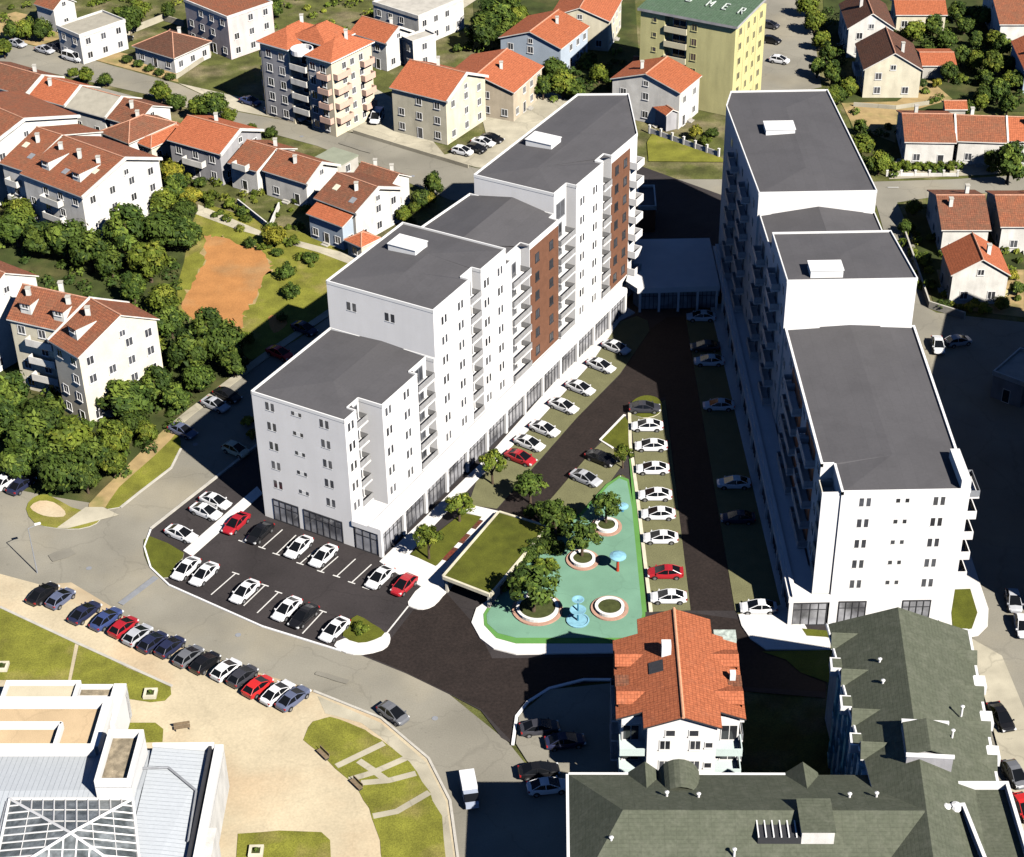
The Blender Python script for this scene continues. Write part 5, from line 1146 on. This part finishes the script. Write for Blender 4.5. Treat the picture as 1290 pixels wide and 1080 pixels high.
row([(235, 717, 'white'), (258, 724, 'white'), (309, 746, 'white'), (362, 768, 'white'), (383, 777, 'black'), (422, 794, 'white')], (-16, 15), 'in forecourt bays along white kerb', G1)
row([(272, 632, 'white'), (260, 645, 'white'), (229, 673, 'white')], (20, 8), 'beside white strip near corner lawn', G1, 'top', 1)
G2 = 'cars parked on the sandy strip'
row([(55, 749, 'black'), (78, 755, 'greyblue', 'hatch'), (108, 773, 'navy'), (135, 781, 'blue'), (157, 791, 'red', 'hatch'), (175, 801, 'silver', 'hatch'), (194, 810, 'navy', 'hatch'), (216, 816, 'navy', 'hatch'), (239, 828, 'grey', 'hatch'), (260, 836, 'black', 'hatch'), (286, 845, 'white', 'hatch'), (307, 853, 'darkgrey', 'hatch'), (326, 866, 'brightred', 'hatch'), (350, 874, 'white'), (370, 881, 'greyblue')], (15, -12), 'on sandy strip along pale plaza', G2, z=.12)
G3 = 'cars along the street west of the left block'
row([(298, 567, 'pale', 'hatch'), (287, 498, 'black'), (272, 510, 'silver'), (353, 445, 'brightred'), (384, 414, 'navy'), (231, 543, 'greyblue')], (17, 7), 'on street west of left block', G3)
row([(8, 606, 'white'), (28, 611, 'navy')], (14, -11), 'at the left edge in front of the grove', G3)
G4 = 'cars in the courtyard'
row([(776, 438, 'white'), (757, 461, 'white'), (731, 489, 'white'), (710, 512, 'white'), (686, 541, 'white'), (667, 559, 'white'), (656, 577, 'red')], (18, 7), 'in olive bays along left shops', G4, 'far end', 1, z=.06)
row([(757, 578, 'black'), (738, 603, 'silver')], (17, 7), 'across the drive from the left shop windows', G4, z=.06)
row([(812, 515, 'darkgrey')], (18, 0), 'on the round island at the end of the middle row', G4, z=.2)
row([(815, 537, 'white'), (820, 562, 'white'), (822, 591, 'white'), (825, 624, 'white'), (829, 648, 'white'), (832, 678, 'white'), (838, 722, 'red'), (842, 753, 'white')], (-18, 0), 'in middle row beside play area', G4, 'far end', 1, z=.06)
row([(883, 399, 'white'), (888, 437, 'darkgrey'), (893, 455, 'white'), (905, 511, 'white'), (924, 609, 'white'), (929, 653, 'navy'), (955, 766, 'white')], (-18, 0), 'in right row by shaded shops', G4, 'far end', 1, z=.06)
G5 = 'cars in the shaded side street'
row([(1181, 435, 'white'), (1276, 758, 'silver', 'hatch'), (1287, 790, 'white', 'hatch')], (4, 18), 'in shaded street beside right block', G5, 'top', 1, z=.06)
row([(1207, 430, 'silver', 'hatch')], (18, -3), 'parked crosswise in the shaded street beside a white car', G5, z=.06)
row([(1260, 905, 'black'), (1278, 978, 'grey', 'hatch'), (1288, 1020, 'brightred', 'hatch')], (9, 14), 'beside green roofs at right edge', G5, z=.13)
G6 = 'cars along the upper street'
row([(22, 54, 'silver'), (57, 62, 'silver'), (72, 59, 'darkgrey'), (93, 72, 'white', 'van')], (14, 4), 'on upper street opposite terraced houses', G6)
row([(159, 49, 'black', 'hatch')], (13, -9), 'in the yard beside the small white bungalow', G6)
row([(316, 127, 'blue'), (347, 139, 'white'), (372, 147, 'white')], (14, 4), 'in front of twin roofed apartment house', G6)
row([(475, 148, 'white', 'van')], (-8, 13), 'parked in the shade between two cream houses', G6)
row([(583, 190, 'white', 'hatch'), (600, 187, 'black', 'hatch'), (609, 179, 'white'), (620, 174, 'black')], (14, 3), 'in the yard right of the cream house', G6)
row([(970, 31, 'darkgrey', 'hatch'), (972, 50, 'black', 'hatch'), (982, 75, 'white', 'hatch')], (13, 2), 'on road right of green tower', G6, 'top', 1)
G7 = 'cars by the orange roofed building'
row([(679, 972, 'black'), (690, 992, 'white'), (712, 935, 'navy'), (680, 918, 'darkgrey')], (17, -2), 'in shaded car park by orange roof', G7, z=.08)
row([(496, 900, 'grey', 'hatch')], (12, 8), 'driving along the bend beside the meadow with worn paths', G7)
def place_cars():
    for kind, col, p, rz, label, group, name, z, sc, cat, px, py in KARS['q']:
        o = fresh(kind, PROTO); o.location = (p.x, p.y, z); o.rotation_euler = (0, 0, rz); o.name = 'parked_car'
        tag(o, label, 'van' if kind == 'van' else 'car', group)
        if kind == 'van': o.name = 'parked_van'
        for ch in kids_of(o):
            nm = ch.data.name.split('.')[0]
            if nm in ('body', 'cabin_roof', 'wing_mirror'):
                ch.material_slots[0].link = 'OBJECT'; ch.material_slots[0].material = PAINTS[col]
place_cars()
def small_truck():
    p = g2(592, 1005); h = g2(597, 1030)-g2(587, 980); rz = math.atan2(h.y, h.x)
    o = thing('delivery_truck', (0, 0, 0), 'small white delivery truck with blue grey cab on the shaded bend', 'truck')
    b = MB(); b.prism([(-2.6, -.95), (.5, -.95), (.5, .95), (-2.6, .95)], .75, 2.3); b.build('cargo_box', PAINT_W, o)
    b = MB(); b.prism([(.62, -.9), (1.3, -.9), (1.3, .9), (.62, .9)], .5, 1.95); b.face([(1.3, -.9, 1.95), (1.3, .9, 1.95), (1.95, .85, 1.2), (1.95, -.85, 1.2)], 1); b.face([(1.3, -.9, 1.95), (1.95, -.85, 1.2), (1.3, -.9, 1.2)], 1); b.face([(1.3, .9, 1.95), (1.3, .9, 1.2), (1.95, .85, 1.2)], 1)
    b.prism([(1.3, -.9), (2.4, -.82), (2.4, .82), (1.3, .9)], .45, 1.18); b.build('cab', [paint('pale_blue_truck_paint', (.42, .47, .58)), CARG], o)
    for x in (-1.7, 1.5):
        for s in (-1, 1):
            b = MB(); b.tube((x, s*.7, .36), (x, s*.94, .36), .36, 12); wh = b.build('wheel', TYRE, o); b = MB(); b.tube((x, s*.93, .36), (x, s*.955, .36), .2, 10); b.build('rim', RIM, wh)
    b = MB(); b.box8((-2.6, -.4), (4.8, 0), (0, .8), .5, .72); b.build('chassis', DARKM, o)
    o.location = (p.x, p.y, .05); o.rotation_euler = (0, 0, rz); o.scale = (.86, .86, .86)
small_truck()
# ================================================================== PLAY AREA
def planter(px, py, r, label, soilz=.55):
    c = g(px, py, .35); c.z = .2; o = thing('round_planter', c, label, 'planter', 'round planters in the mint play area')
    b = MB(); b.lathe(c, [(r, 0), (r, .32), (r-.42, .32), (r-.42, 0)], 32); b.build('bench_ring', mat('terracotta_bench', (.50, .30, .22), .8, .1, 2), o)
    b = MB(); b.lathe(c, [(r-.5, 0), (r-.5, .66), (r-.88, .66), (r-.88, .3)], 32); b.build('wall_ring', PAVE, o)
    b = MB(); b.lathe(c, [(r-.86, .3), (r-.9, .52), (0, .62)], 24); b.build('soil', SOIL, o)
    return c
planter(677, 768, 3.1, 'largest round planter, under the big tree in the lower left of the play area')
planter(734, 706, 2.1, 'round planter beside the vine hedge in the middle of the play area')
planter(764, 664, 2.0, 'round planter nearest the narrow upper tip of the play area')
planter(768, 767, 2.3, 'treeless round planter beside the blue fountain')
BLUEG = mat('pale_blue_water_glass', (.25, .50, .62), .15, .15, 2, fine=0); BLUED = mat('blue_pipe_paint', (.06, .22, .34), .4, .1, 2)
def fountain():
    c = g(728, 783, .25); c.z = .22; o = thing('water_fountain', c, 'three tiered pale blue water fountain on the mint floor', 'fountain')
    b = MB(); b.lathe(c, [(1.35, 0), (1.4, .3), (1.22, .32), (1.15, .2), (0, .2)], 28); b.build('basin', BLUEG, o)
    b = MB(); b.tube(c, c+Vector((0, 0, 3.4)), .14, 10, 0, .09); b.build('post', BLUED, o)
    for z, r in ((1.6, 1.0), (3.2, .75)):
        b = MB(); b.lathe(c+Vector((0, 0, z)), [(.1, 0), (r*.6, .06), (r, .26), (r-.1, .26), (.1, .12)], 24); b.build('bowl', BLUEG, o)
fountain()
RED = mat('red_post_paint', (.45, .06, .03), .4, .08, 2)
def mushroom(px, py, h, r, label, M=RED):
    c = g(px, py, .22); o = thing('water_mushroom', c, label, 'play fountain')
    b = MB(); b.tube(c, c+Vector((0, 0, h)), .22, 10, 0, .14); b.build('post', M, o)
    b = MB(); b.lathe(c+Vector((0, 0, h)), [(r, -.12), (r, 0), (r*.6, .18), (0, .26)], 26); b.build('cap', BLUEG, o)
    b = MB(); b.lathe(c, [(r, 0), (r, .1), (r-.2, .1), (r-.2, 0)], 26); b.build('splash_ring', BLUED, o)
mushroom(778, 720, 2.5, 1.05, 'water mushroom with pale blue cap on a red post in the play area')
mushroom(784, 645, 1.0, .8, 'low pale blue water mushroom beside the upper planter', BLUED)
for px, py, r, lab in ((779, 736, 1.05, 'flat splash ring in front of the red posted water mushroom'), (752, 737, 1.2, 'flat splash ring left of the red posted water mushroom')):
    c = g(px, py, .222); b = MB(); b.lathe(c, [(r, 0), (r, .05), (r-.1, .05), (r-.1, 0)], 30); b.lathe(c, [(r*.6, 0), (r*.6, .04), (r*.6-.08, .04), (r*.6-.08, 0)], 24)
    tag(b.build('splash_ring', mat('grey_green_rubber', (.10, .22, .15), .7, .1, 2), base=Vector((0, 0, 0))), lab, 'splash ring')
# ================================================================== TREES
def crown_mesh(seed, key, rz=.9, ncl=34, nl=96, ls=.125, low=-.75, spread=.34):
    rr = random.Random(seed); b = MB()
    def leafq(p, nrm, s, mi):
        t = nrm.orthogonal().normalized(); u = nrm.cross(t); an = rr.random()*6.28
        t, u = t*math.cos(an)+u*math.sin(an), u*math.cos(an)-t*math.sin(an)
        w = s*(.55+.5*rr.random())
        b.face([p-t*s, p-u*w*.6, p+t*s, p+u*w*.6], mi)
    for c in range(ncl):
        while True:
            d = Vector((rr.gauss(0, 1), rr.gauss(0, 1), rr.gauss(0, 1))).normalized()
            if d.z > low: break
        R = .35+.42*rr.random()**.6 if c > 4 else .2
        ce = Vector((d.x*R, d.y*R, d.z*R*rz)); cr = spread*(.7+.6*rr.random()); mi = rr.choice((0, 0, 1, 1, 1, 2))
        for k in range(nl):
            e = Vector((rr.gauss(0, 1), rr.gauss(0, 1), rr.gauss(0, 1))).normalized(); q = cr*(.55+.45*rr.random())
            p = ce+Vector((e.x*q, e.y*q, e.z*q*.85)); nm = (e+d*.5+Vector((rr.gauss(0, .45), rr.gauss(0, .45), rr.gauss(0, .45)+.25))).normalized()
            leafq(p, nm, ls*(.6+.7*rr.random()), mi if rr.random() < .8 else rr.choice((0, 1, 2)))
    return b
def tree_proto(name, seed, key, rz=.9, th=1.0, trunk_r=.075, **kw):
    root = thing(name, (0, 0, 0), None, 'tree')
    b = crown_mesh(seed, key, rz, **kw); up = Vector((0, 0, th+rz*.62)); b.v = [v+up for v in b.v]
    o = b.build('crown', list(LEAF[key]), root)
    b = MB(); rr = random.Random(seed+5); top = Vector((.05, .03, th+rz*.3))
    b.tube((0, 0, -.05), Vector((.02, .01, th*.6)), trunk_r*1.25, 8, 0, trunk_r); b.tube(Vector((.02, .01, th*.6)), top, trunk_r, 8, 0, trunk_r*.6)
    for k in range(5):
        an = k*1.26+rr.random(); b.tube(Vector((.02, .01, th*(.55+.08*k))), Vector((math.cos(an)*.45, math.sin(an)*.45, th+rz*(.45+.12*k))), trunk_r*.5, 6, 0, trunk_r*.2)
    b.build('trunk', BARK, root); return root
TP = {}
for key in ('dark', 'mid', 'yellow'):
    for v in range(3):
        TP[key+str(v)] = tree_proto('tree', 11+7*v+len(key), key, (.88, 1.08, .78)[v], .62, ncl=(40, 50, 34)[v], spread=(.34, .30, .4)[v])
TP['bush_dark'] = tree_proto('bush', 31, 'dark', .75, .12, .05, ncl=22, low=-.3); TP['bush_mid'] = tree_proto('bush', 37, 'mid', .75, .12, .05, ncl=22, low=-.3); TP['bush_yellow'] = tree_proto('bush', 41, 'yellow', .75, .12, .05, ncl=20, low=-.3)
TP['young0'] = tree_proto('young_tree', 51, 'dark', .85, 1.15, .07, ncl=26, nl=55, spread=.3); TP['young1'] = tree_proto('young_tree', 57, 'mid', .8, 1.15, .07, ncl=22, nl=50, spread=.3)
index_all(TP)
TW = {'dark': 'dark green', 'mid': 'mid green', 'yellow': 'yellow green'}
NT = [0]
def trees(items, place, group=None):
    """items: (px, py of the crown's middle, crown radius in px, kind)"""
    rec = []
    for it in items:
        px, py, r, k = it[:4]; bush = k.startswith('bush'); young = k.startswith('young')
        key = k.split('_')[1] if bush else ('dark' if k == 'young0' else 'mid' if k == 'young1' else k)
        rec.append((it, bush, young, key, 'large' if r >= 24 else 'small' if r < 12 else ''))
    for it, bush, young, key, size in rec:
        px, py, r, k = it[:4]; Rm = r/ppm(py)*1.0
        pk = k if (bush or young) else k+str(NT[0]*7 % 3)
        NT[0] += 1
        zc = Rm*(.55 if bush else 1.75 if young else 1.2)
        p = g(px, py, zc); o = fresh(pk, TP); o.location = (p.x, p.y, 0); rr = random.Random(NT[0])
        o.scale = (Rm*(.95+.2*rr.random()), Rm*(.95+.2*rr.random()), Rm*(.9+.25*rr.random())); o.rotation_euler = (0, 0, rr.random()*6.28)
        noun = 'bush' if bush else 'young tree' if young else 'tree'
        look = ' '.join(x for x in (size, TW[key], noun) if x)
        same = sorted([x for x in rec if (x[1], x[2], x[3], x[4]) == (bush, young, key, size)], key=lambda x: x[0][0])
        i = [x[0] for x in same].index(it)
        lab = f'{look} {place}' if len(same) == 1 else (f'{ORD[i]} {look} from left {place}')
        o.name = 'bush' if bush else 'young_tree' if young else 'tree'
        tag(o, lab, 'bush' if bush else 'tree', group or 'trees and bushes in the gardens')
D, M, Y, BD, BM, BY = 'dark', 'mid', 'yellow', 'bush_dark', 'bush_mid', 'bush_yellow'
GG = 'trees of the grove at the left'
trees([(20, 287, 22, D), (50, 300, 22, D), (82, 294, 28, D), (112, 312, 27, D), (161, 290, 27, D), (205, 284, 28, D), (187, 328, 26, M), (230, 292, 22, D), (24, 262, 20, M), (140, 330, 20, D)], 'in grove behind cream apartment house', GG)
trees([(168, 364, 17, D), (205, 376, 20, M), (215, 405, 20, D), (262, 412, 22, D), (280, 430, 26, D), (294, 454, 20, D), (236, 447, 24, D), (248, 472, 20, D), (222, 500, 18, D), (198, 484, 20, D), (200, 440, 18, M)], 'between cream apartment house and orange dirt', GG)
trees([(155, 498, 31, D), (15, 500, 24, D), (52, 517, 27, D), (39, 550, 30, D), (88, 556, 31, M), (76, 592, 28, D), (117, 574, 25, D), (146, 556, 22, M), (20, 575, 26, D), (108, 602, 20, D), (142, 585, 18, M), (168, 532, 18, D), (185, 545, 14, M), (8, 532, 22, D), (60, 572, 24, D)], 'in front of cream apartment house', GG)
trees([(216, 216, 16, Y), (222, 238, 16, D), (206, 250, 18, M), (240, 244, 14, Y), (266, 248, 12, BM), (232, 262, 16, D), (252, 230, 10, BD)], 'between white apartment house and rust roofed terrace')
trees([(86, 158, 12, Y), (70, 148, 12, M), (102, 166, 10, BM), (128, 186, 9, BD), (176, 190, 8, BM), (194, 196, 9, BD)], 'in back gardens of the terraced houses')
trees([(109, 96, 10, M), (132, 98, 10, D), (92, 92, 8, BM), (202, 117, 13, M), (222, 126, 12, D), (268, 130, 19, D), (249, 136, 13, M), (288, 143, 11, M), (316, 163, 9, BM), (341, 168, 9, BD)], 'along upper street behind terrace roofs')
trees([(31, 34, 14, M), (52, 37, 13, D), (14, 40, 10, D), (161, 22, 18, D), (138, 42, 14, D), (118, 50, 9, M), (176, 10, 14, M), (212, 14, 10, D), (249, 38, 9, M), (270, 49, 9, BM), (256, 62, 8, BY), (4, 60, 12, M)], 'in gardens at upper left corner')
trees([(160, 76, 7, BD), (174, 81, 7, BD), (188, 86, 7, BD), (201, 91, 7, BD), (214, 97, 7, BD)], 'in dark hedge before the bungalow')
trees([(328, 23, 12, M), (345, 10, 12, D), (312, 12, 9, BM), (560, 22, 11, D), (548, 34, 8, BM), (606, 38, 22, D), (622, 22, 24, D), (590, 58, 9, BM), (636, 42, 18, D), (640, 12, 18, D), (576, 62, 7, BD), (654, 24, 14, M)], 'in gardens around top white house')
trees([(546, 234, 13, D), (530, 248, 13, D), (540, 250, 10, Y), (508, 272, 11, M), (515, 281, 9, BD), (516, 70, 7, BM), (522, 262, 9, BM)], 'between streaked brown roof and left block')
trees([(698, 84, 15, D), (709, 104, 18, M), (727, 112, 13, D), (755, 90, 13, M), (684, 110, 14, D), (742, 76, 11, BD), (668, 108, 9, BM), (876, 166, 9, Y), (888, 178, 8, BM), (897, 168, 8, BD), (770, 100, 9, BD), (640, 132, 8, BD)], 'in dark gardens left of tower')
trees([(1027, 26, 14, M), (1035, 50, 12, M), (1042, 68, 11, D), (1017, 6, 13, M), (1069, 110, 12, M), (1048, 92, 13, D), (1056, 118, 12, D), (1152, 36, 14, M), (1176, 33, 12, D), (1192, 47, 14, D), (1253, 48, 13, M), (1229, 50, 9, D), (1229, 76, 12, M), (1258, 112, 16, D), (1206, 14, 12, D), (1219, 134, 10, D), (1240, 96, 11, D), (1270, 132, 12, D), (1226, 14, 10, D), (1236, 128, 10, M), (1212, 100, 8, BM), (1272, 78, 12, D), (1212, 70, 13, D), (1170, 58, 10, BD), (1240, 20, 13, D), (1196, 90, 12, D), (1250, 84, 14, M), (1216, 30, 11, D), (1272, 100, 11, M), (1262, 60, 12, D), (1240, 118, 13, D), (1030, 84, 12, D), (1048, 120, 12, M), (1180, 106, 8, BY), (1280, 100, 12, D)], 'in gardens above the right row houses')
trees([(1086, 182, 15, M), (1108, 204, 14, M), (1096, 208, 10, D), (1272, 207, 22, D), (1253, 200, 13, D), (1084, 160, 9, D), (1250, 214, 8, BY)], 'in front of the right row houses')
trees([(1127, 210, 9, BM), (1141, 210, 9, BM), (1155, 210, 9, BM), (1169, 210, 9, BM), (1183, 210, 9, BM), (1197, 211, 9, BM)], 'in clipped hedge behind white posts')
trees([(1152, 259, 11, M), (1165, 325, 11, D), (1209, 361, 12, D), (1262, 380, 10, M), (1282, 362, 10, D), (1188, 384, 10, BD), (1142, 284, 10, D), (1276, 348, 9, BY), (1170, 360, 10, BD), (1240, 390, 10, BM), (1222, 388, 9, BY), (1174, 300, 8, BD)], 'around house with orange pitched roof')
trees([(343, 294, 15, Y), (370, 304, 9, BM), (391, 326, 10, BD), (360, 344, 13, BD), (368, 368, 13, BD), (316, 307, 9, BD), (349, 318, 8, BD), (330, 312, 7, BM), (355, 400, 8, BD), (312, 426, 10, BM), (306, 268, 8, BD), (290, 258, 9, BM)], 'scattered around orange dirt patch')
trees([(312, 532, 10, BY), (318, 548, 9, BY)], 'at shaded corner of left block')
YG = 'young trees in the courtyard'
trees([(620, 583, 19, 'young1'), (578, 630, 20, 'young1'), (539, 676, 21, 'young1')], 'on pavement along left shop windows', YG)
trees([(668, 606, 20, 'young0'), (785, 570, 14, 'young1'), (764, 634, 21, 'young0'), (733, 672, 24, 'young0'), (672, 728, 34, 'young0'), (700, 650, 22, 'young0')], 'between drive and mint play area', YG)
trees([(640, 738, 13, BD), (652, 718, 14, BD), (664, 700, 15, BD), (678, 688, 15, BD), (690, 676, 14, BD), (706, 664, 14, BD), (700, 690, 14, BD), (690, 712, 15, BM), (716, 648, 12, BD), (668, 646, 10, BD), (684, 640, 12, BD)], 'in vine hedge beside garage lawn roof', 'bushes of the vine hedge')
trees([(454, 792, 11, BM)], 'on the small lawn island in the forecourt')
trees([(893, 962, 8, BY)], 'on the balcony roof between the orange and green roofs')
# ------------------------------------------------------------------ undergrowth nobody could count
def undergrowth():
    rr = random.Random(99)
    areas = [([(-40, 200), (60, 250), (215, 250), (240, 330), (225, 400), (300, 440), (215, 545), (128, 628), (60, 618), (-40, 590)], 230, LEAF['dark'], 'undergrowth', 11),
             ([(600, 60), (790, 60), (800, 110), (720, 130), (650, 130)], 40, LEAF['dark'], 'undergrowth', 8),
             ([(1030, 10), (1290, 10), (1290, 135), (1140, 128), (1040, 150)], 100, LEAF['dark'], 'undergrowth', 8),
             ([(0, 60), (200, 10), (330, 60), (560, 60), (600, -5), (0, -5)], 110, LEAF['mid'], 'undergrowth', 7),
              ([(-20, 110), (90, 138), (215, 192), (330, 228), (430, 270), (420, 300), (250, 250), (190, 210), (60, 160), (-20, 140)], 60, LEAF['mid'], 'undergrowth', 6),
             ([(1070, 150), (1290, 180), (1290, 210), (1090, 225)], 36, LEAF['dark'], 'undergrowth', 6),
             ([(240, 225), (470, 300), (400, 345), (250, 262)], 26, LEAF['mid'], 'undergrowth', 6),
             ([(1130, 290), (1290, 300), (1290, 395), (1160, 385)], 40, LEAF['mid'], 'undergrowth', 6)]
    def inside(x, y, P):
        c = False
        for i in range(len(P)):
            (x1, y1), (x2, y2) = P[i], P[i-1]
            if (y1 > y) != (y2 > y) and x < (x2-x1)*(y-y1)/(y2-y1)+x1: c = not c
        return c
    for poly, n, lm, nm, rpx in areas:
        b = MB(); k = 0; xs = [p[0] for p in poly]; ys = [p[1] for p in poly]
        while k < n:
            x, y = rr.uniform(min(xs), max(xs)), rr.uniform(min(ys), max(ys))
            if not inside(x, y, poly): continue
            k += 1; c = g(x, y, .3); R = rpx/ppm(y)*(.5+.8*rr.random()); mi = rr.choice((0, 0, 1, 2))
            for _ in range(70):
                e = Vector((rr.gauss(0, 1), rr.gauss(0, 1), abs(rr.gauss(0, 1)))).normalized(); p = c+e*R*(.6+.4*rr.random())*Vector((1, 1, .8)).length/1.6
                nr = (e+Vector((rr.gauss(0, .5), rr.gauss(0, .5), .3))).normalized(); t = nr.orthogonal().normalized(); u = nr.cross(t); s = .2+.16*rr.random()
                b.face([p-t*s, p-u*s*.6, p+t*s, p+u*s*.6], mi if rr.random() < .8 else 1)
        tag(b.build(nm, list(lm)), 'low bushes and weeds growing between the garden trees', None, None, 'stuff')
undergrowth()
# ================================================================== FENCES, WALLS, SMALL THINGS
def wall_line(name, pts, h, t, M, label, cat, posts=0, cap=None, group=None):
    P = [g2(*p) for p in pts]; root = thing(name, V3(P[0], 0), label, cat, group); b = MB(); pb = MB()
    for A, B in zip(P, P[1:]):
        d = (B-A).normalized(); n = Vector((-d.y, d.x)); L = (B-A).length
        b.box8(A-n*t/2, d*L, n*t, 0, h)
        if posts:
            k = max(1, int(L/posts))
            for i in range(k+1):
                q = MB(); q.box8(A+d*(L*i/k-.15)-n*.17, d*.34, n*.34, 0, h+.5, 0); q.box8(A+d*(L*i/k-.2)-n*.22, d*.44, n*.44, h+.5, h+.58, 0); q.build('post', WHITE2, root)
    b.build('panel', M, root)
wall_line('fence', [(818, 168), (905, 198)], 1.1, .1, WHITE2, 'white panel fence behind the left block beside the tower house', 'fence', 2.6)
wall_line('garden_wall', [(1117, 222), (1206, 222)], .55, .25, WHITE2, 'low white garden wall with square posts in front of the clipped hedge', 'garden wall', 2.4)
wall_line('garden_wall', [(117, 72), (166, 42), (206, 26), (232, 34)], 1.4, .25, OLDPAVE, 'pale garden wall around the small white bungalow', 'garden wall')
wall_line('garden_wall', [(222, 100), (266, 70)], .9, .2, OLDPAVE, 'short pale wall right of the bungalow lawn', 'garden wall')
wall_line('garden_wall', [(1215, 402), (1170, 388), (1140, 300)], 1.2, .25, CONC, 'grey garden wall along the shaded side street', 'garden wall')
wall_line('garden_wall', [(1196, 376), (1272, 372)], 1.0, .25, YELLOW, 'pale yellow garden wall in front of the orange pitched roof', 'garden wall')
wall_line('garden_wall', [(1075, 134), (1128, 138), (1170, 132)], .8, .2, OLDPAVE, 'pale garden wall in front of the chocolate roofed house', 'garden wall')
wall_line('garden_wall', [(300, 258), (340, 290), (352, 262)], 1.1, .2, WHITE2, 'white garden wall angling through the yard beside the dirt patch', 'garden wall')
wall_line('garden_wall', [(445, 168), (510, 188), (590, 212)], .7, .2, OLDPAVE, 'low pale wall along the upper street below the cream house', 'garden wall')
wall_line('garden_wall', [(522, 92), (548, 112)], 1.0, .2, OLDPAVE, 'short pale wall behind the cream house', 'garden wall') if False else None
def lamp(px, py, h, label):
    p = g(px, py); o = thing('street_lamp', p, label, 'street lamp', 'street lamps')
    b = MB(); b.tube(p, p+Vector((0, 0, h)), .09, 8, 0, .06); b.build('post', GREYM, o)
    b = MB(); b.tube(p+Vector((0, 0, h)), p+Vector((1.1, .5, h+.25)), .05, 6); b.build('arm', GREYM, o)
    b = MB(); b.box8((p.x+.8, p.y+.3), (.7, .3), (-.12, .28), h+.2, h+.36); b.build('lamp_head', TRIM, o)
lamp(47, 722, 7, 'slim grey street lamp at the junction near the sandy strip'); lamp(607, 640, 5, 'slim grey lamp beside the lawn strip and olive bays') if False else None
def square_planter(px, py, label, s=1.5):
    p = g2(px, py); o = thing('square_planter', V3(p, .1), label, 'planter', 'square planters on the plaza lawns')
    b = MB(); b.box8((p.x-s/2, p.y-s/2), (s, 0), (0, .3), .1, .6); b.box8((p.x-s/2, p.y+s/2-.3), (s, 0), (0, .3), .1, .6); b.box8((p.x-s/2, p.y-s/2+.3), (.3, 0), (0, s-.6), .1, .6); b.box8((p.x+s/2-.3, p.y-s/2+.3), (.3, 0), (0, s-.6), .1, .6); b.build('rim', CREAM, o)
    b = MB(); b.box8((p.x-s/2+.3, p.y-s/2+.3), (s-.6, 0), (0, s-.6), .1, .5); b.build('soil', SOIL, o)
    b = crown_mesh(px, 'dark', .8, ncl=5, nl=30, ls=.3); b.v = [v*.45+V3(p, .75) for v in b.v]; b.build('plant', list(LEAF['dark']), o)
square_planter(190, 877, 'square pale planter at the rounded end of the plaza lawn'); square_planter(3, 843, 'square pale planter on the lawn at the left edge'); square_planter(323, 1076, 'square pale planter on the lawn at the bottom edge')
def bench(px, py, ang, label):
    p = g2(px, py); d = Vector((math.cos(ang), math.sin(ang))); n = Vector((-d.y, d.x)); o = thing('park_bench', V3(p, .1), label, 'bench', 'benches on the plaza')
    b = MB(); b.box8(p-d*.9-n*.25, d*1.8, n*.5, .48, .56); b.build('seat', mat('weathered_bench_wood', (.22, .16, .10), .85, .2, 3), o)
    b = MB(); b.box8(p-d*.9+n*.25, d*1.8, n*.07, .6, .98); b.build('backrest', mat('weathered_bench_wood', (.22, .16, .10), .85, .2, 3), o)
    for s in (-.8, .7):
        b = MB(); b.box8(p+d*s-n*.22, d*.1, n*.5, .1, .48); b.build('leg', DARKM, o)
bench(230, 920, 0.2, 'small wooden bench alone on the pale plaza')
bench(407, 954, -.9, 'wooden bench on the plaza side of the lens shaped meadow, upper one')
bench(449, 992, -.9, 'wooden bench on the plaza side of the lens shaped meadow, lower one')
